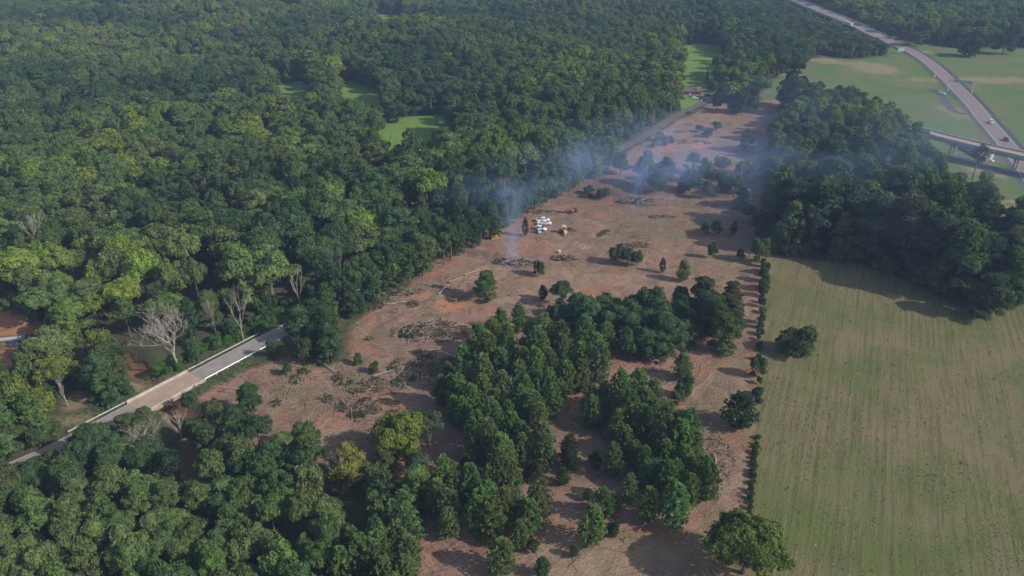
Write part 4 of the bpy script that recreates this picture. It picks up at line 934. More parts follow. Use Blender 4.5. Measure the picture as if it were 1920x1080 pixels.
for i_, t_ in enumerate(trees):
    if t_[1] > 600 and t_[0] > 150:
        dd = float(pdist(HWE, np.array([t_[0]]), np.array([t_[1]]))[0])
        xx = np.interp(t_[1], [p[1] for p in HWE], [p[0] for p in HWE])
        if dd < 130 and t_[0] < xx: hm_ = 5 + dd * .085; trees[i_] = (t_[0], t_[1], t_[2], min(t_[3], 3.2 + hm_ * .22), min(t_[4], hm_))
A3 = hexgrid(-420, 420, 150, 760, 4.6, .4)
m = in_view(A3[:, 0], A3[:, 1], 20) & wooded(A3[:, 0], A3[:, 1])
edge = np.full(len(A3), -1e9)
for P_, _ in open_polys: edge = np.maximum(edge, sdf(P_, A3[:, 0], A3[:, 1]))
de = np.minimum(-edge, np.minimum(pdist(road_c, A3[:, 0], A3[:, 1]) - 5, pdist(cross_c, A3[:, 0], A3[:, 1]) - 6)); m &= (de < 9)
xr = np.interp(A3[:, 1], rdl[:, 1], rdl[:, 0]); m &= ~((A3[:, 1] < 205) & (A3[:, 0] > xr) & (A3[:, 0] < 60)); A3 = A3[m]
for (x, y) in A3:
    if clear_of_placed(np.array([x]), np.array([y]), .3)[0]: trees.append((x, y, 'us', rnd.uniform(1.6, 3.2), rnd.uniform(3, 8)))
def appsize(t_):
    return t_[3] * 2 / depth_of(t_[0], t_[1])
vis = [(appsize(t_) if t_[2] != 'us' and -40 < 960 + t_[0] / depth_of(t_[0], t_[1]) * F < 1960 else 0, i) for i, t_ in enumerate(trees)]
n_b = len([o for o in bpy.data.objects if o.get('category') in ('broadleaf tree',)])
vis.sort(reverse=True); chosen = set(i for _, i in vis[:max(0, 300 - n_b)])
LAB = {'bl': ('broadleaf tree in the lower left thicket, on the near side of the road', 'trees of the lower left thicket'),
       'lf': ('leafy tree of the large forest beyond the road, left of the clearing', 'near trees of the large left forest'),
       'ls': ('slim leafy tree in the strip between the road and the left edge of the clearing', 'trees between the road and the clearing'),
       'rw': ('tall tree of the dark woods between the hay field and the highway', 'trees of the right-hand woods')}
pts, idx, rot, scl = [], [], [], []
for i, (x, y, kd, r, h) in enumerate(trees):
    if i in chosen:
        if kd == 'bl': st = rnd.choice(['bush', 'tall', 'tall', 'round', 'bush']); u = rnd.choice([rnd.uniform(.1, .8), rnd.uniform(.25, .6)])
        elif kd == 'ls': st = 'tall'; u = rnd.uniform(.1, .8)
        elif kd == 'rw': st = rnd.choice(['tall', 'tall', 'round']); u = rnd.uniform(0, .55)
        else: st = rnd.choice(['round', 'spread', 'tall', 'round']); u = tint_at(x, y)
        if kd == 'lf' and y < 240 and rnd.random() < .5: u = min(.97, u * .5 + .5)
        c = pal(u); 
        if kd == 'rw': c = tuple(v * .82 for v in c)
        if kd == 'lf' and pdist(road_c, np.array([x]), np.array([y]))[0] < 13: st = 'tall'; r *= .85
        place(st, x, y, h, r, 'broadleaf_tree', LAB[kd][0], 'broadleaf tree', LAB[kd][1], c)
    else:
        k = rnd.choice([4, 6, 11, 10]) if kd in ('rw', 'ls') else (rnd.choice([8, 9]) if kd == 'us' else rnd.choice([0, 1, 2, 3, 4, 5, 6, 7, 10, 11]))
        pts.append((x, y, ground_z(x, y))); idx.append(k); rot.append(rnd.uniform(0, 6.283)); fh, fr = far_h[k]; scl.append((r / fr, r / fr, h / fh))
def wood_object(name, pts, idx, rot, scl, coll, label, cat, maxd=None):
    me = bpy.data.meshes.new(name); me.from_pydata(pts, [], [])
    a = me.attributes.new('tint', 'FLOAT', 'POINT'); a.data.foreach_set('value', np.array([tint_at(p[0], p[1]) for p in pts], np.float32))
    a = me.attributes.new('idx', 'INT', 'POINT'); a.data.foreach_set('value', np.array(idx, np.int32))
    a = me.attributes.new('rotz', 'FLOAT', 'POINT'); a.data.foreach_set('value', np.array(rot, np.float32))
    a = me.attributes.new('scl', 'FLOAT_VECTOR', 'POINT'); a.data.foreach_set('vector', np.array(scl, np.float32).reshape(-1))
    o = link(bpy.data.objects.new(name, me)); tag(o, label, cat, None, 'stuff')
    ng = bpy.data.node_groups.new(name, 'GeometryNodeTree'); ng.interface.new_socket('Geometry', in_out='INPUT', socket_type='NodeSocketGeometry'); ng.interface.new_socket('Geometry', in_out='OUTPUT', socket_type='NodeSocketGeometry')
    N = ng.nodes; Lk = ng.links; gi = N.new('NodeGroupInput'); go = N.new('NodeGroupOutput'); iop = N.new('GeometryNodeInstanceOnPoints'); ci = N.new('GeometryNodeCollectionInfo')
    ci.inputs['Collection'].default_value = coll; ci.inputs['Separate Children'].default_value = True; ci.inputs['Reset Children'].default_value = True; iop.inputs['Pick Instance'].default_value = True
    def na(nm, ty):
        q = N.new('GeometryNodeInputNamedAttribute'); q.data_type = ty; q.inputs[0].default_value = nm; return q.outputs[0]
    cx = N.new('ShaderNodeCombineXYZ'); Lk.new(na('rotz', 'FLOAT'), cx.inputs[2])
    Lk.new(gi.outputs[0], iop.inputs['Points']); Lk.new(ci.outputs[0], iop.inputs['Instance']); Lk.new(na('idx', 'INT'), iop.inputs['Instance Index'])
    Lk.new(cx.outputs[0], iop.inputs['Rotation']); Lk.new(na('scl', 'FLOAT_VECTOR'), iop.inputs['Scale']); Lk.new(iop.outputs[0], go.inputs[0])
    md = o.modifiers.new('trees', 'NODES'); md.node_group = ng; return o
wood_object('distant_forest', pts, idx, rot, scl, FARC, 'mass of uncounted tree crowns making up the rest of the forest', 'forest')
print('TREES', len(pts), 'individual', len(chosen), 'placed broadleaf', n_b)

# ---------------------------------------------------------------- vehicles
def flat_(px, py, z=0.0): x, y = at(px, py, z); return (x, y, 0.0)
def car_wheels(t_, L, tr, r=0.4, wb=0.3):
    for sx_ in (-wb, wb):
        for s_ in (-1, 1):
            w_ = MB().wheel((0, 0, 0), r, 0.28).build('wheel', M['rubber'], t_); w_.location = (sx_ * L, s_ * tr, r)
            MB().wheel((0, s_ * 0.03, 0), r * .58, 0.27, 12).build('rim', M['chrome'], w_)
def pickup(loc, rz, label, paint='white_paint', bedfill=None, L=5.9):
    t_ = empty('pickup_truck', loc, rz, label, 'pickup truck', None); p = M[paint]; W = 1.95
    b = MB()
    b.prism([(-L/2, .55), (-L/2, 1.12), (-.75, 1.12), (-.75, 1.08), (1.15, 1.10), (2.75, 1.02), (2.95, .9), (2.95, .5), (2.35, .42), (-2.3, .42)], -W/2, W/2)
    b.build('body', p, t_)
    c = MB(); c.prism([(-.95, 1.101), (-.85, 1.78), (-.6, 1.86), (.75, 1.84), (1.55, 1.14), (1.5, 1.101)], -.88, .88, .12); c.build('cab', p, t_)
    g_ = MB(); g_.prism([(.86, 1.76), (.92, 1.79), (1.60, 1.17), (1.54, 1.13)], -.78, .78, .1); g_.build('windscreen', M['glass'], t_)
    for s_ in (-1, 1):
        q = MB(); q.box((-.05, s_ * .852, 1.48), (.78, .03, .4)); q.box((-.6, s_ * .852, 1.46), (.26, .03, .34)); q.box((.62, s_ * .853, 1.42), (.42, .03, .3)); q.build('side_window', M['glass'], t_)
    MB().box((-.93, 0, 1.5), (.03, 1.4, .42)).build('rear_window', M['glass'], t_)
    bd = MB(); bd.box((-1.95, 0, 1.125), (1.95, 1.55, .03)); bd.build('bed', M['dark_paint'] if bedfill is None else M[bedfill], t_)
    rl = MB()
    for s_ in (-1, 1): rl.box((-1.93, s_ * .88, 1.2), (2.0, .14, .18))
    rl.box((-2.9, 0, 1.2), (.09, 1.9, .18)); rl.build('bed_rails', p, t_)
    MB().box((3.02, 0, .62), (.16, 1.9, .26)).build('bumper', M['chrome'], t_); MB().box((-3.02, 0, .6), (.14, 1.8, .2)).build('bumper', M['chrome'], t_)
    MB().box((2.965, 0, .85), (.04, 1.1, .26)).build('grille', M['glass'], t_)
    for s_ in (-1, 1): MB().box((2.955, s_ * .78, .86), (.06, .34, .2)).build('headlight', M['chrome'], t_)
    car_wheels(t_, L, .86, .42, .31); return t_
def suv(loc, rz, label, paint='white_paint', name='suv', cat='SUV', L=4.7, H=1.75):
    t_ = empty(name, loc, rz, label, cat); p = M[paint]; h = L / 2
    b = MB(); b.prism([(-h, .5), (-h + .03, 1.0), (-h + .25, 1.06), (h * .42, 1.06), (h - .2, .92), (h, .7), (h, .42), (-h + .1, .36)], -.92, .92); b.build('body', p, t_)
    c = MB(); c.prism([(-h + .12, 1.061), (-h + .5, H - .06), (-h + .9, H), (h * .08, H - .02), (h * .45, 1.061)], -.86, .86, .16); c.build('cabin', p, t_)
    MB().prism([(h * .12, H - .05), (h * .16, H - .05), (h * .49, 1.10), (h * .45, 1.07)], -.74, .74, .1).build('windscreen', M['glass'], t_)
    MB().prism([(-h + .42, H - .1), (-h + .46, H - .1), (-h + .1, 1.1), (-h + .06, 1.1)], -.7, .7, .1).build('rear_window', M['glass'], t_)
    for s_ in (-1, 1):
        q = MB()
        for k in (-.55, 0.0, ): q.box((-h * .28 + k * 1.5 + .35, s_ * .822, 1.36), (.72, .05, .36))
        q.build('side_windows', M['glass'], t_)
        MB().box((h - .02, s_ * .68, .76), (.08, .36, .16)).build('headlight', M['chrome'], t_)
    car_wheels(t_, L, .82, .36, .3); return t_
pickup(flat_(1018, 415), R(-6), 'white pickup truck parked farthest from the camera in the clearing')
pickup(flat_(1021, 421), R(-8), 'white crew-cab pickup truck in the middle of the parked row in the clearing', bedfill='white_paint')
suv(flat_(1014, 431), R(-28), 'white SUV parked nearest to the camera in the clearing row', L=4.9, H=1.8)
ut = empty('utility_vehicle', flat_(1011, 436), R(-80), 'small pale blue utility vehicle in the shade beside the white SUV', 'utility vehicle')
MB().prism([(-1.4, .45), (-1.4, .95), (-.3, .95), (-.3, .6), (.6, .6), (.7, .95), (1.4, .8), (1.4, .4)], -.7, .7).build('body', M['blue_paint'], ut)
f_ = MB()
for a in (-.35, .75):
    for s_ in (-1, 1): f_.tube([(a, s_ * .62, .9), (a - .05, s_ * .58, 1.85)], .035, 6)
f_.box((.18, 0, 1.88), (1.35, 1.3, .06)); f_.build('canopy_frame', M['blue_paint'], ut); MB().box((.1, 0, .85), (.5, 1.2, .3)).build('seat', M['dark_paint'], ut); car_wheels(ut, 2.8, .68, .32, .34)

# tracked bulldozer
def tracks(t_, L, gap, h, w_):
    for s_ in (-1, 1):
        P = []; r = h / 2
        for k in range(9): a = math.pi / 2 - k * math.pi / 8; P.append((L / 2 - r + r * math.cos(a), r + r * math.sin(a)))
        for k in range(9): a = -math.pi / 2 - k * math.pi / 8; P.append((-L / 2 + r + r * math.cos(a), r + r * math.sin(a)))
        tr_ = MB().prism(P, s_ * gap - w_ / 2, s_ * gap + w_ / 2); 
        for k in range(12): tr_.box((-L / 2 + .35 + k * (L - .7) / 11, s_ * gap, h + .03), (.08, w_, .07))
        o = tr_.build('track', M['steel'], t_)
        rr = MB()
        for k in range(5): rr.wheel((-L / 2 + r + k * (L - 2 * r) / 4, s_ * (gap + w_ / 2 * 0), r), r * .55, w_ + .06, 12)
        rr.build('rollers', M['yellow_paint'], o)
bd_ = empty('bulldozer', flat_(926, 447), R(28), 'yellow tracked bulldozer at the forest edge left of the smoke column', 'bulldozer')
tracks(bd_, 3.6, 1.05, 1.0, .55)
MB().prism([(-1.5, .6), (-1.6, 1.5), (-.1, 1.65), (1.7, 1.5), (1.8, .7)], -.72, .72, .1).build('hood', M['yellow_paint'], bd_)
MB().box((-.75, 0, 1.9), (.9, 1.1, .6)).build('operator_seat', M['dark_paint'], bd_)
MB().box((-.6, 0, 2.95), (1.7, 1.75, .12)).build('canopy', M['tan_paint'], bd_)
f_ = MB()
for a in (-1.3, .1):
    for s_ in (-1, 1): f_.tube([(a, s_ * .75, 1.5), (a, s_ * .78, 2.9)], .07, 6)
f_.build('canopy_posts', M['yellow_paint'], bd_)
bl = MB(); bl.prism([(2.6, .05), (2.45, .5), (2.55, 1.15), (2.68, 1.15), (2.6, .5), (2.75, .05)], -1.75, 1.75); bl.build('blade', M['yellow_paint'], bd_)
MB().tube([(1.0, 0, 1.6), (1.0, 0, 2.5)], .09, 8).build('exhaust', M['steel'], bd_)
ar = MB(); [ar.box((1.4, s_ * 1.45, .55), (2.4, .18, .25)) for s_ in (-1, 1)]; ar.build('push_arm', M['yellow_paint'], bd_)
ar2 = MB(); ar2.tube([(-1.7, 0, 1.0), (-2.6, 0, .9)], .12, 6); ar2.box((-2.6, 0, .55), (.2, 1.3, .9)); ar2.build('ripper', M['steel'], bd_)

# farm-type loader with canopy
def tractor(name, loc, rz, label, cat, paint, roof, s=1.0, bucket=True):
    t_ = empty(name, loc, rz, label, cat); t_.scale = (s, s, s); p = M[paint]
    for s_ in (-1, 1):
        w_ = MB().wheel((0, 0, 0), .85, .5, 20).build('rear_wheel', M['rubber'], t_); w_.location = (-1.1, s_ * 1.0, .85); MB().wheel((0, s_ * .05, 0), .45, .46, 14).build('rim', p, w_)
        w_ = MB().wheel((0, 0, 0), .55, .38, 18).build('front_wheel', M['rubber'], t_); w_.location = (1.35, s_ * .85, .55); MB().wheel((0, s_ * .05, 0), .3, .35, 12).build('rim', p, w_)
        MB().box((-1.1, s_ * .95, 1.78), (1.4, .5, .1)).build('fender', p, t_)
    MB().prism([(.1, .8), (.1, 1.65), (1.9, 1.5), (2.0, 1.3), (2.0, .75)], -.42, .42, .1).build('hood', p, t_)
    MB().box((-.7, 0, 1.0), (1.9, .9, .6)).build('chassis', M['steel'], t_)
    MB().box((-.85, 0, 1.55), (.5, .55, .5)).build('seat', M['dark_paint'], t_)
    f_ = MB(); [f_.tube([(a, q * .6, 1.2), (a, q * .62, 2.75)], .05, 6) for a in (-1.4, -.1) for q in (-1, 1)]; f_.build('canopy_posts', M['steel'], t_)
    MB().box((-.75, 0, 2.8), (1.7, 1.5, .12)).build('canopy', M[roof], t_)
    if bucket:
        a = MB(); [a.tube([(-.1, q * .6, 1.5), (1.6, q * .62, 1.7), (2.7, q * .62, .5)], .09, 6) for q in (-1, 1)]; a.build('loader_arm', p, t_)
        MB().prism([(2.6, .1), (2.55, .75), (2.7, .8), (2.75, .2), (3.3, .12), (3.3, .05)], -1.05, 1.05).build('bucket', M['steel'], t_)
    return t_
tractor('loader_tractor', flat_(1058, 438), R(-75), 'cream and yellow loader tractor with a canopy, right of the parked trucks', 'tractor', 'tan_paint', 'tan_paint', 1.12)
tractor('red_tractor', flat_(1076, 398), R(-140), 'red tractor with raised arm in the upper middle of the clearing', 'tractor', 'red_paint', 'red_paint', .9)
at_ = empty('disc_harrow', flat_(1053, 399), R(-20), 'dark steel farm implement lying left of the red tractor', 'implement')
MB().box((0, 0, .35), (3.2, .3, .25)).build('frame', M['steel'], at_)
for k in range(6): w_ = MB().wheel((0, 0, 0), .35, .05, 14).build('disc', M['steel'], at_); w_.location = (-1.4 + k * .56, -.3, .35)

# highway traffic
def hdir(x, y):
    P = np.array([(p[0], p[1]) for p in hw_c]); i = int(np.argmin((P[:, 0] - x) ** 2 + (P[:, 1] - y) ** 2)); d = P[min(i + 1, len(P) - 1)] - P[i - 1]; return math.atan2(d[1], d[0]), hw_c[i][2]
x, y = at(1858, 231); a, z = hdir(x, y); suv((x, y, z + .08), a, 'white SUV driving on the highway above the overpass', L=4.9, H=1.8)
x, y = at(1886, 264); a, z = hdir(x, y); suv((x, y, z + .08), a, 'dark blue SUV driving on the highway, just above the overpass', 'dark_paint', L=4.9, H=1.8)
x, y = at(1515.5, 10, 9); a, z = hdir(x, y); suv((x, y, z + .1), a, 'small dark car at the top of the elevated highway', 'dark_paint', 'car', 'car', 4.6, 1.45)
x, y = at(1588, 46, 6); a, z = hdir(x, y)
st = empty('semi_truck', (x, y, z + .12), a + math.pi * 0, 'white semi truck with a pale blue trailer on the elevated highway', 'semi truck')
MB().box((3.2, 0, 2.4), (14.0, 2.55, 2.9)).build('trailer', M['blue_paint'], st)
MB().prism([(-8.6, .6), (-8.7, 1.5), (-7.4, 1.8), (-6.7, 3.2), (-4.4, 3.6), (-4.2, .6)], -1.2, 1.2, .05).build('cab', M['white_paint'], st)
MB().prism([(-7.43, 1.95), (-7.5, 1.9), (-6.85, 3.1), (-6.78, 3.1)], -1.05, 1.05).build('windscreen', M['glass'], st)
for wx in (-7.6, -4.9, -3.8, 8.0, 9.2):
    for s_ in (-1, 1): w_ = MB().wheel((0, 0, 0), .5, .35).build('wheel', M['rubber'], st); w_.location = (wx, s_ * 1.1, .5)
st.rotation_euler[2] = a
x, y = at(1765, 177)
suv((x, y, .1), R(-40), 'white car parked on the dark service track beside the sign gantry', L=4.6, H=1.5, name='car', cat='car')
x, y = at(1700, 83.5)
tr_ = empty('equipment_trailer', (x, y, 0), R(15), 'orange machine and white tank parked beside the far highway', 'machine')
MB().box((0, 0, .7), (6.0, 2.4, .25)).build('bed', M['steel'], tr_); MB().box((-1.2, 0, 1.7), (2.6, 2.0, 1.7)).build('engine_housing', M['yellow_paint'], tr_)
MB().tube([(.6, 0, 1.8), (2.8, 0, 1.8)], [1.0, 1.0], 14).build('tank', M['white_paint'], tr_)
for wx in (-2, 2):
    for s_ in (-1, 1): w_ = MB().wheel((0, 0, 0), .5, .35).build('wheel', M['rubber'], tr_); w_.location = (wx, s_ * 1.1, .5)

# sign gantry over the highway
gx1, gy1 = at(1776, 172); gx2, gy2 = at(1821, 178); dg = Vector((gx2 - gx1, gy2 - gy1, 0)); Lg = dg.length
gt = empty('sign_gantry', (gx1, gy1, 0), math.atan2(dg.y, dg.x), 'grey steel sign gantry standing across the highway', 'sign gantry')
def lattice(m, a, b, w_, n):
    a, b = Vector(a), Vector(b); d = (b - a) / n; C4 = [Vector((0, -w_, 0)), Vector((0, w_, 0))] if abs(d.z) > abs(d.x) else [Vector((0, -w_, -w_)), Vector((0, w_, -w_)), Vector((0, w_, w_)), Vector((0, -w_, w_))]
    for c in C4: m.tube([a + c, b + c], .13, 5)
    for k in range(n):
        for q in range(len(C4)): m.tube([a + d * k + C4[q], a + d * (k + 1) + C4[(q + 1) % len(C4)]], .07, 4)
for xx in (0, Lg):
    m = MB(); lattice(m, (xx, 0, 0), (xx, 0, 9.2), .9, 6); m.build('support', M['galv'], gt)
m = MB(); lattice(m, (-1, 0, 8.2), (Lg + 1, 0, 8.2), .75, 14); m.build('truss', M['galv'], gt)
for k, (u, ww) in enumerate(((.33, 6.0), (.72, 6.5))): MB().box((Lg * u, -1.0, 8.2), (ww * .8, .12, 1.6)).build('sign_panel', M['galv'], gt)
x, y = at(1688, 100)
sg = empty('road_sign', (x, y, 0), R(12), 'pale green road sign made of three panels beside the far highway', 'road sign')
for k in range(3): MB().box((-2.1 + 2.1 * k, 0, 3.0), (1.9, .1, 3.2)).build('panel', M['sign_green'], sg)
for k in range(4): MB().tube([(-3 + 2 * k, .15, -.2), (-3 + 2 * k, .15, 4.4)], .08, 6).build('post', M['galv'], sg)
x, y = at(1751, 148); sg = empty('road_sign', (x, y, 0), R(20), 'small square sign on the near verge of the highway', 'road sign')
MB().box((0, 0, 2.2), (1.6, .06, 1.2)).build('panel', M['galv'], sg); MB().tube([(0, .08, -.2), (0, .08, 2.8)], .06, 6).build('post', M['galv'], sg)

# ---------------------------------------------------------------- houses
def house(loc, rz, L, W, H, roofh, wall, roof, label, name='house', cat='house', windows=3, chimney=None, door=True):
    t_ = empty(name, loc, rz, label, cat)
    MB().prism([(-W / 2, 0), (-W / 2, H), (0, H + roofh * .93), (W / 2, H), (W / 2, 0)], -L / 2, L / 2).build('wall', M[wall], t_).rotation_euler = (0, 0, R(90))
    e = .6; rf = MB()
    for s_ in (-1, 1):
        V = [(-L / 2 - e, 0, H + roofh + .08), (L / 2 + e, 0, H + roofh + .08), (L / 2 + e, s_ * (W / 2 + e), H - .2), (-L / 2 - e, s_ * (W / 2 + e), H - .2)]; V2 = [(a, b, c - .16) for a, b, c in V]
        rf.add(V + V2, [(0, 1, 2, 3), (7, 6, 5, 4), (0, 4, 5, 1), (1, 5, 6, 2), (2, 6, 7, 3), (3, 7, 4, 0)])
    r_ = rf.build('roof', M[roof], t_)
    if chimney:
        for (cx, cy_) in chimney: MB().box((cx, cy_, H * .5 + roofh * .6 + .3), (1.3, 1.0, H + roofh * 1.2)).build('chimney', M['pink_brick'], r_)
    for s_ in (-1, 1):
        for k in range(windows):
            xx = -L / 2 + L * (k + .5) / windows
            if door and s_ == -1 and k == windows // 2:
                MB().box((xx, s_ * (W / 2 + .03), 1.05), (1.0, .1, 2.1)).build('door', M['white_wall'], t_); continue
            f_ = MB().box((xx, s_ * (W / 2 + .02), 1.6), (1.4, .08, 1.2)).build('window', M['white_paint'], t_); MB().box((xx, s_ * (W / 2 + .07), 1.6), (1.2, .04, 1.0)).build('pane', M['glass'], f_)
    return t_
x, y = at(1292, 176); house((x, y, 0), R(-4), 15, 8, 2.9, 1.9, 'brick', 'shingle', 'long low brown-roofed house with a pinkish chimney beside the road bend', chimney=[(5.4, -3.0)], windows=5)
x, y = at(1303, 186); suv((x, y, .03), R(-12), 'white SUV parked on the lawn in front of the brown-roofed house', L=4.7)
x, y = at(1328, 181); pickup((x, y, .03), R(-8), 'dark maroon pickup truck parked right of the brown-roofed house', 'maroon_paint')
def zh(x, y): return ground_z(x, y)
x, y = at(733, 38); house((x, y, zh(x, y)), R(8), 16, 8, 3, 2, 'white_wall', 'grey_roof', 'far white house with a grey roof in a grassy lot among the trees, top centre-left')
x, y = at(738, 46); m_ = empty('shed', (x + 2, y, zh(x, y)), R(20), 'small white shed right of the far white house', 'shed')
MB().box((0, 0, 1.3), (4, 3.5, 2.6)).build('wall', M['white_wall'], m_); MB().prism([(-2.3, 2.603), (0, 3.5), (2.3, 2.603)], -2, 2).build('roof', M['white_roof'], m_)
x, y = at(779, 54); house((x, y, zh(x, y)), R(60), 9, 7, 3, 1.6, 'white_wall', 'white_roof', 'tiny bright white building among the far trees, right of the white house', 'barn', 'building', windows=2)
x, y = at(527, 13); house((x, y, zh(x, y)), R(5), 7, 5, 2.6, 1.2, 'white_wall', 'white_roof', 'tiny white building in the dirt lot at the very top', 'cabin', 'building', windows=2)

def pole(px, py, h, label, arm=True, name='utility_pole'):
    x, y = at(px, py); z = ground_z(x, y); t_ = empty(name, (x, y, z), rnd.uniform(-.4, .4), label, 'utility pole')
    MB().tube([(0, 0, -.3), (0, 0, h)], [.2, .13], 8).build('pole', M['pole_wood'], t_)
    if arm: MB().box((0, .18, h - .8), (2.4, .12, .14)).build('crossarm', M['pole_wood'], t_)
pole(1297, 182, 14, 'tall utility pole beside the brown-roofed house')
pole(1245, 243, 11, 'utility pole with crossarm beside the old road above the clearing')
pole(1320, 160, 9, 'short pole behind the brown-roofed house', False)
for k, (px, py) in enumerate([(1320, 163), (1373, 178), (1315, 190)]):
    x, y = at(px, py); m_ = MB().tube([(0, 0, 0), (0, 0, .9), (0, 0, 1.1)], [.28, .3, .18], 10); m_.box((0, 0, .5), (.65, .3, .2)); o = m_.build('white_marker', M['white_wall']); o.location = (x, y, 0)
    tag(o, ['white marker behind the brown-roofed house', 'white marker beside the road bend', 'white marker on the lawn near the road'][k], 'marker')

# ---------------------------------------------------------------- pipe, rubble, logs, brush, burn piles
x, y = at(10, 640); pm = empty('culvert_pipe', (x, y, .0), R(12), 'long pale grey pipe lying on the orange dirt at the left edge', 'pipe')
MB().tube([(-9, 0, .7), (4.5, 0, .7)], .65, 14).build('pipe', M['galv'], pm); MB().tube([(-9.3, 0, .7), (-9.0, 0, .7)], .75, 14).build('flange', M['steel'], pm)
def heap(name, px, py, rx, ry, h, n, size, mats, label, cat, leaves=0, seed=1, rz=0.0, z=0.0):
    g = random.Random(seed); x, y = at(px, py); t_ = empty(name, (x, y, z), rz, label, cat); ms = [MB() for _ in mats]
    for k in range(n):
        a = g.uniform(0, 6.283); q = math.sqrt(g.random()); px_, py_ = math.cos(a) * rx * q, math.sin(a) * ry * q; zz = h * (1 - q * q) * g.random()
        m = ms[k % len(mats)]; d = Vector((g.uniform(-1, 1), g.uniform(-1, 1), g.uniform(-.3, .35))).normalized(); l = g.uniform(size[0], size[1]); r = size[2] * g.uniform(.5, 1.4); c = Vector((px_, py_, zz + .15))
        m.tube([c - d * l / 2, c + d * l * .1 + Vector((0, 0, g.uniform(-.2, .2))), c + d * l / 2], [r, r * .8, r * .35], 5)
    for m, (nm, mt) in zip(ms, mats): m.build(nm, M[mt], t_)
    if leaves:
        gg = np.random.default_rng(seed); nl = leaves; A = gg.uniform(0, 6.283, nl); q = np.sqrt(gg.random(nl)); clump = (np.sin(A * 5 + seed) * .5 + .5) * (np.sin(q * 9 + A * 2) * .5 + .5)
        ok = clump > .2; A, q = A[ok], q[ok]; P = np.stack([np.cos(A) * rx * q, np.sin(A) * ry * q, h * (1 - q * q) * gg.uniform(.3, 1.25, len(A)) + .1], -1)
        me = quads_mesh(name + '_leaves', leaf_quads(P, np.tile([0, 0, 1.0], (len(P), 1)), .35, .5, gg, 1.2), [M['leaf']]); o = link(bpy.data.objects.new('leaves', me), t_); o.color = (0.075, 0.105, 0.045, 1)
    return t_
x0, y0 = at(60, 640)
heap('rubble_heap', 58, 640, 7.0, 3.6, 1.8, 260, (.5, 1.3, .3), [('rubble', 'rubble')], 'heap of dark bluish rubble beside the pale pipe', 'rubble heap', rz=R(10))
heap('burn_pile', 966, 493, 7.5, 3.0, 1.5, 260, (1.2, 4.5, .10), [('charred_limbs', 'char'), ('ashy_limbs', 'ash'), ('unburnt_limbs', 'wood')], 'smoking burn pile of charred limbs in front of the parked trucks', 'burn pile', seed=3)
heap('burn_pile', 940, 492, 3.6, 1.7, 1.6, 90, (1.0, 3.0, .12), [('charred_limbs', 'char')], 'black charred heap at the left end of the front smoking pile', 'burn pile', seed=4)
heap('burn_pile', 1190, 377, 8.5, 4.0, 1.9, 240, (1.2, 5, .12), [('charred_limbs', 'char'), ('ashy_limbs', 'ash'), ('unburnt_limbs', 'wood')], 'smoking burn pile in the upper right of the clearing', 'burn pile', seed=5)
heap('log_pile', 1056, 485, 5.0, 2.6, 1.2, 90, (1.0, 3.5, .13), [('dark_limbs', 'char'), ('limbs', 'wood')], 'low grey pile of limbs right of the smoking pile', 'log pile', 260, seed=6)
heap('brush_pile', 1195, 460, 5.5, 2.2, 1.2, 60, (1.0, 3.5, .1), [('limbs', 'wood'), ('dark_limbs', 'bark')], 'grey brush heap behind the three merged bushes', 'brush pile', 500, seed=7)
heap('brush_pile', 818, 622, 12, 6.5, 2.4, 120, (2.0, 6, .11), [('limbs', 'wood')], 'big pile of felled green tops left of the centre pine stand', 'brush pile', 3800, seed=8)
heap('brush_pile', 775, 628, 5, 4, 2.2, 50, (2.0, 5, .1), [('limbs', 'wood')], 'dark green brush heap at the left end of the big felled pile', 'brush pile', 1500, seed=9)
heap('brush_pile', 735, 550, 8, 3.0, 1.3, 50, (1.5, 5, .1), [('limbs', 'wood')], 'flattened green tops lying at the forest edge', 'brush pile', 1500, seed=10)
heap('brush_pile', 690, 765, 9, 6, 1.3, 80, (1.5, 5, .09), [('limbs', 'wood'), ('dark_limbs', 'bark')], 'grey-green slash lying left of the bright yellow-green tree', 'brush pile', 3000, seed=11)
heap('brush_pile', 795, 690, 11, 9, 1.3, 110, (1.5, 6, .1), [('limbs', 'wood'), ('dark_limbs', 'bark')], 'broad tangle of slash in the shade of the centre pine stand', 'brush pile', 3800, seed=12)
heap('brush_pile', 700, 725, 9, 5, 1.0, 70, (1.5, 5, .1), [('limbs', 'wood'), ('dark_limbs', 'bark')], 'scattered slash pile in the middle of the left bare ground', 'brush pile', 2000, seed=13)
heap('brush_pile', 1103, 368, 5.5, 3, 1.2, 20, (1, 3, .08), [('limbs', 'wood')], 'low mound of grey-green brush above the red tractor', 'brush pile', 1500, seed=14)
heap('brush_pile', 1240, 407, 6, 2, .8, 20, (1, 3, .08), [('limbs', 'wood')], 'thin line of green brush at the upper right of the clearing', 'brush pile', 700, seed=15)
heap('brush_pile', 1345, 850, 4, 9, .9, 40, (1, 4, .09), [('limbs', 'wood'), ('dark_limbs', 'bark')], 'strip of dead brush between the right pine stand and the fence line', 'brush pile', 500, seed=16)
heap('brush_pile', 1290, 268, 14, 4, 1.2, 60, (1, 4, .1), [('limbs', 'wood')], 'long row of brush across the smoky upper clearing', 'brush pile', 1800, seed=17)
heap('brush_pile', 1020, 398, 8, 2.2, .8, 20, (1, 3, .08), [('limbs', 'wood')], 'flat grey-green brush behind the parked trucks', 'brush pile', 900, seed=18)
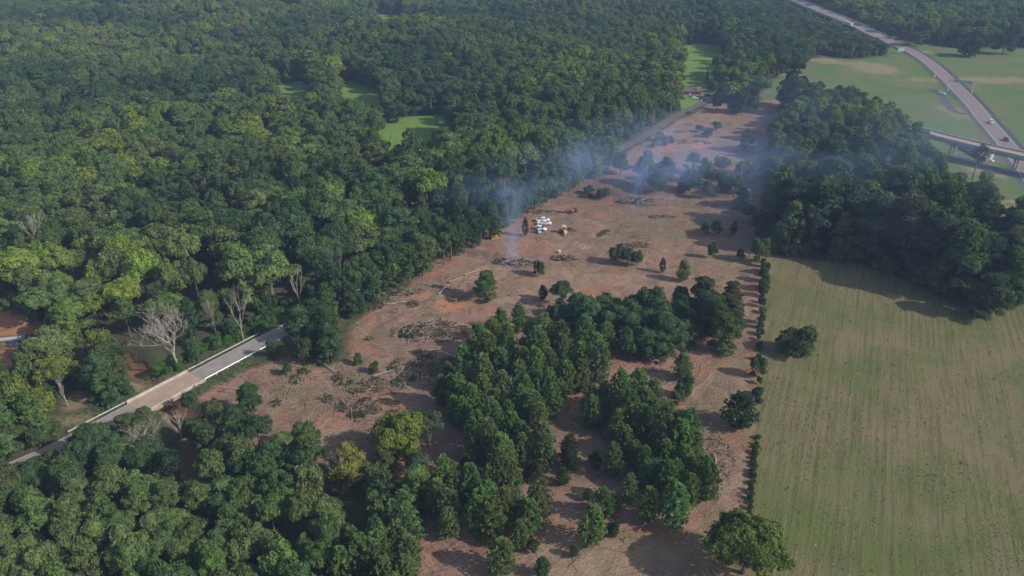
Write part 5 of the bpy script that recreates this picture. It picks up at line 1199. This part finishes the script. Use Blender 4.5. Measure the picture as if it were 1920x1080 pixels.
for k_ in range(26):
    cx_, cy_ = rnd.choice([(600, 720), (700, 640), (750, 590), (820, 560), (660, 790), (1290, 240), (880, 540), (1120, 420), (560, 760), (720, 690)])
    o_ = heap('slash_heap', cx_ + rnd.uniform(-60, 60), cy_ + rnd.uniform(-28, 28), rnd.uniform(1.5, 4), rnd.uniform(1, 2.4), rnd.uniform(.5, 1.1), rnd.randrange(12, 30), (1, 3.6, .08), [('limbs', 'wood'), ('dark_limbs', 'bark')], 'small loose heap of cut limbs and leaves on the bare ground', 'slash heap', rnd.choice([0, 250, 500, 700]), seed=500 + k_, rz=rnd.uniform(0, 3))
    o_['group'] = 'small slash heaps on the bare ground'
def log(p, q, r, label):
    a, b = Vector(flat_(*p)), Vector(flat_(*q)); d = b - a; n = 5; g = rnd
    pts = [Vector((d.x * k / n, d.y * k / n, r + .25 + g.uniform(-.1, .15))) + Vector((g.uniform(-.2, .2), g.uniform(-.2, .2), 0)) * (0 < k < n) for k in range(n + 1)]
    m = MB().tube(pts, [r, r * .95, r * .85, r * .72, r * .55, r * .3], 8)
    for k in range(4):
        s_ = pts[2 + k % 3]; e = s_ + Vector((g.uniform(-1, 1), g.uniform(-1, 1), g.uniform(.1, .6))) * 1.5; m.tube([s_, e], [r * .35, r * .1], 5)
    o = m.build('fallen_log', M['dead_bark']); o.location = a; tag(o, label, 'log')
log((842, 531), (868, 522), .26, 'short thick pale log on the bare ground below the smoking pile')
log((872, 517), (912, 502), .24, 'long pale log pointing at the smoking pile')
log((822, 553), (842, 536), .2, 'thin pale log at the edge of the orange soil')
log((727, 573), (770, 566), .2, 'thin log lying flat near the forest edge, left of the orange soil')
log((702, 708), (740, 694), .2, 'pale log in the middle of the slash')
log((792, 612), (813, 600), .24, 'pale log sticking out of the big felled pile')
log((770, 690), (800, 672), .2, 'pale log in the shade left of the centre pine stand')
log((1338, 852), (1352, 905), .22, 'dead trunk lying beside the right pine stand')
log((592, 676), (640, 706), .2, 'dark slanting trunk on the left bare ground')
o = MB().tube([(0, 0, 0), (0, 0, 1.0)], [.35, .4], 10).box((0, 0, 1.05), (.9, .9, .1)).build('white_barrel', M['white_wall']); o.location = flat_(1049, 474); tag(o, 'small white barrel standing behind the low grey limb pile', 'barrel')

# stubble and grass tufts of the mown field, in mowing rows
def stubble():
    g = np.random.default_rng(5); n = 260000; u = g.uniform(-60, 260, n); v = g.uniform(20, 360, n); a = R(24.5)
    row = np.round(u / 1.9) * 1.9 + g.normal(size=n) * .32; x = row * math.cos(a) + v * math.sin(a); y = -row * math.sin(a) + v * math.cos(a)
    ok = (sdf(HAY, x, y) > 1) & (y < 300) & in_view(x, y, 40) & (y > 100); x, y = x[ok], y[ok]
    f = fbm(x, y, 24, 95, 3); f2 = fbm(x, y, 3.5, 96, 3)
    for nm, m_, col_, lb in (('mown_grass', (f2 < .47) & (g.random(len(x)) < .38), (0.085, 0.125, 0.03), 'green grass tufts in mowing rows across the hay field'),
                             ('straw', (f2 > .52) & (g.random(len(x)) < .2 + .7 * sstep(.4, .6, f)), (0.24, 0.19, 0.105), 'dry straw lying in rows across the hay field')):
        P = np.stack([x[m_], y[m_], np.full(m_.sum(), .14) + (fbm(x[m_], y[m_], 22, 41, 2) - .5) * .6], -1)
        me = quads_mesh(nm, leaf_quads(P, np.tile([0, 0, 1.0], (len(P), 1)), .24, .5, g, .45), [simple(nm, col_, .95, .1, .35, .25)]); o = link(bpy.data.objects.new(nm, me)); tag(o, lb, 'grass' if nm == 'mown_grass' else 'straw', None, 'stuff')
stubble()

# uncounted slash: sticks and stalks lying on the bare ground
def debris():
    g = np.random.default_rng(77); V = []; Fc = []; n = 0
    b0 = np.array(CLEAR); xs = g.uniform(-100, 150, 60000); ys = g.uniform(110, 500, 60000)
    ok = sdf(CLEAR, xs, ys) > 1.5; xs, ys = xs[ok], ys[ok]
    dens = sstep(.4, .65, fbm(xs, ys, 16, 70, 3)) * .45
    for (px, py, r, a) in ((650, 620, 22, 1), (740, 700, 26, 1), (560, 740, 18, .7), (810, 640, 16, .8), (780, 520, 14, .6), (700, 560, 12, .8), (960, 495, 10, .9), (1060, 490, 10, .5), (1190, 380, 14, .7), (1320, 240, 24, .4), (640, 800, 16, .8), (1350, 880, 8, .8), (1080, 400, 16, .2)):
        cx, cy_ = at(px, py); dens = np.maximum(dens, a * np.exp(-((xs - cx) ** 2 + (ys - cy_) ** 2) / r ** 2))
    ok = g.random(len(xs)) < dens * .75; xs, ys = xs[ok], ys[ok]; zg = 0.12
    m = [MB(), MB()]; k = 0
    L = g.lognormal(.2, .55, len(xs)); A = g.uniform(0, math.pi, len(xs))
    for x, y, l, a in zip(xs, ys, L, A):
        l = min(l, 5); r = .03 + .012 * l; dx, dy = math.cos(a) * l / 2, math.sin(a) * l / 2
        m[k & 1].tube([(x - dx, y - dy, zg), (x + dx, y + dy, zg + g.uniform(0, .35))], [r, r * .5], 3, cap=False); k += 1
    for q, (mt, lb) in enumerate((('dead_bark', 'pale broken sticks scattered over the bare ground'), ('bark', 'dark twigs and bark scattered over the bare ground'))):
        o = m[q].build('scattered_sticks', M[mt]); tag(o, lb, 'debris', None, 'stuff')
    # weeds and grass clumps
    xs = g.uniform(-230, 140, 90000); ys = g.uniform(115, 420, 90000); c_ = sdf(CLEAR, xs, ys); d_ = pdist(road_c, xs, ys)
    f = fbm(xs, ys, 12, 80, 3); w1 = (c_ > 0) * sstep(.56, .75, f) * .35
    w1 = np.maximum(w1, (d_ > 4.3) * (d_ < 11) * .9 * (ys < 260)); w1 = np.maximum(w1, (np.abs(c_) < 3) * .25); w1 *= (sdf(HAY, xs, ys) < -0.5) * (d_ > 4.2)
    ok = g.random(len(xs)) < w1 * .5; xs, ys = xs[ok], ys[ok]; P = np.repeat(np.stack([xs, ys, np.full(len(xs), .25)], -1), 6, 0); P = P + g.normal(size=P.shape) * np.array((.45, .45, .15))
    bank = pdist(road_c, P[:, 0], P[:, 1]) < 11; P[:, 2] += bank * g.random(len(P)) * .9
    me = quads_mesh('weeds', leaf_quads(P, np.tile([0, 0, 1.0], (len(P), 1)), .32, .5, g, .9), [M['grass_blade']]); o = link(bpy.data.objects.new('weeds', me)); tag(o, 'bright green weeds along the road banks and patches on the bare ground', 'weeds', None, 'stuff')
debris()

# ---------------------------------------------------------------- air: haze and smoke
def box_mesh(name, x0, x1, y0, y1, z0, z1, mat):
    return MB().box(((x0 + x1) / 2, (y0 + y1) / 2, (z0 + z1) / 2), (x1 - x0, y1 - y0, z1 - z0)).build(name, mat)
def vol_mat(name, color, dens=None, nodes=None, aniso=0.0):
    t = NT(name); pv = t.n('ShaderNodeVolumePrincipled'); pv.inputs['Color'].default_value = tuple(color) + (1,); pv.inputs['Anisotropy'].default_value = aniso
    if dens is not None: pv.inputs['Density'].default_value = dens
    if nodes: t.l(nodes(t), pv.inputs['Density'])
    t.l(pv.outputs[0], t.out.inputs['Volume']); return t.m
def ellip(R3, d, nscale, lo, hi, seed):
    def f(t):
        c = t.coord(scale=(1 / R3[0], 1 / R3[1], 1 / R3[2])); ln = t.n('ShaderNodeVectorMath', operation='LENGTH'); t.l(c, ln.inputs[0])
        fall = t.ramp(ln.outputs['Value'], 1.0, 0.15); nz = t.noise(t.coord(loc=(seed, 0, 0), scale=(1, 1, 1.6)), nscale, 3, .6, .8)
        return t.math('MULTIPLY', t.math('MULTIPLY', fall, t.ramp(nz, lo, hi)), d)
    return f
def veil(px, py, z, R3, d, label, nscale=.05, lo=.42, hi=.66, seed=0.0, rz=0.0, color=(.42, .60, 1.0)):
    x, y = at(px, py, z); m = MB().box((0, 0, 0), (2 * R3[0], 2 * R3[1], 2 * R3[2])).build('smoke', vol_mat('smoke_veil', color, nodes=ellip(R3, d, nscale, lo, hi, seed), aniso=.1)); m.location = (x, y, z); m.rotation_euler = (0, 0, rz)
    tag(m, label, 'smoke', None, 'stuff'); return m
def plume(px, py, H, drift, r0, r1, d, label, seed=0.0, color=(.50, .66, 1.0)):
    x, y = at(px, py)
    def f(t):
        c = t.n('ShaderNodeTexCoord'); s = t.n('ShaderNodeSeparateXYZ'); t.l(c.outputs['Object'], s.inputs[0]); X_, Y_, Z_ = s.outputs
        tt = t.math('DIVIDE', Z_, H, clamp=True); p = t.math('POWER', tt, 1.8)
        nzv = t.n('ShaderNodeTexNoise'); t.l(t.coord(loc=(seed, 3, 0)), nzv.inputs['Vector']); nzv.inputs['Scale'].default_value = .12; nzv.inputs['Detail'].default_value = 2; sn = t.n('ShaderNodeSeparateColor'); t.l(nzv.outputs['Color'], sn.inputs[0])
        wob = t.math('MULTIPLY', tt, 14.0)
        dx = t.math('SUBTRACT', t.math('ADD', X_, t.math('MULTIPLY', t.math('SUBTRACT', sn.outputs[0], .5), wob)), t.math('MULTIPLY', p, drift[0]))
        dy = t.math('SUBTRACT', t.math('ADD', Y_, t.math('MULTIPLY', t.math('SUBTRACT', sn.outputs[1], .5), wob)), t.math('MULTIPLY', p, drift[1]))
        r = t.math('SQRT', t.math('ADD', t.math('MULTIPLY', dx, dx), t.math('MULTIPLY', dy, dy))); Rr = t.math('MULTIPLY_ADD', tt, r1 - r0, r0)
        fall = t.ramp(t.math('DIVIDE', r, Rr), 1.0, 0.0); nz = t.noise(t.coord(loc=(0, seed, 0), scale=(1, 1, .6)), .3, 5, .62, 1.0)
        thin = t.math('DIVIDE', d, t.math('MULTIPLY_ADD', tt, 1.2, 1.0)); top = t.ramp(tt, 1.0, .75)
        return t.math('MULTIPLY', t.math('MULTIPLY', t.math('MULTIPLY', fall, t.ramp(nz, .38, .6)), thin), top)
    xs = sorted((0, drift[0])); ys = sorted((0, drift[1])); pad = r1 + 5
    m = MB().box(((xs[0] + xs[1]) / 2, (ys[0] + ys[1]) / 2, H / 2), (xs[1] - xs[0] + 2 * pad, ys[1] - ys[0] + 2 * pad, H)).build('smoke', vol_mat('smoke_plume', color, nodes=f)); m.location = (x, y, .05)
    tag(m, label, 'smoke', None, 'stuff'); return m
plume(960, 490, 30, (0, 14), 4.0, 9.5, .13, 'blue smoke column rising from the front burn pile', 2.0)
plume(1190, 374, 30, (26, 34), 3, 13, .14, 'blue smoke rising and spreading from the upper burn pile', 9.0)
veil(1010, 330, 22, (62, 30, 15), .0115, 'thin blue smoke drifting over the forest edge above the trucks', seed=5, rz=R(45))
veil(1115, 305, 14, (26, 24, 16), .015, 'denser blue smoke around the trees at the end of the old road', nscale=.07, seed=31, color=(.40,.58,1.0))
veil(1240, 318, 14, (32, 30, 16), .016, 'denser blue smoke hanging above the upper burn pile', nscale=.07, seed=37, color=(.40,.58,1.0))
veil(1260, 300, 16, (85, 80, 22), .0090, 'wide veil of blue smoke over the upper clearing', seed=15, rz=R(20))
veil(1590, 270, 26, (120, 130, 28), .0032, 'faint blue smoke hanging over the right-hand woods', seed=25, nscale=.025)
hz = box_mesh('haze', -2500, 2500, -300, 3200, -25, 140, vol_mat('haze', (.46, .62, 1.0), .00017)); tag(hz, 'thin pale blue haze filling the air over the whole landscape', 'haze', None, 'stuff')
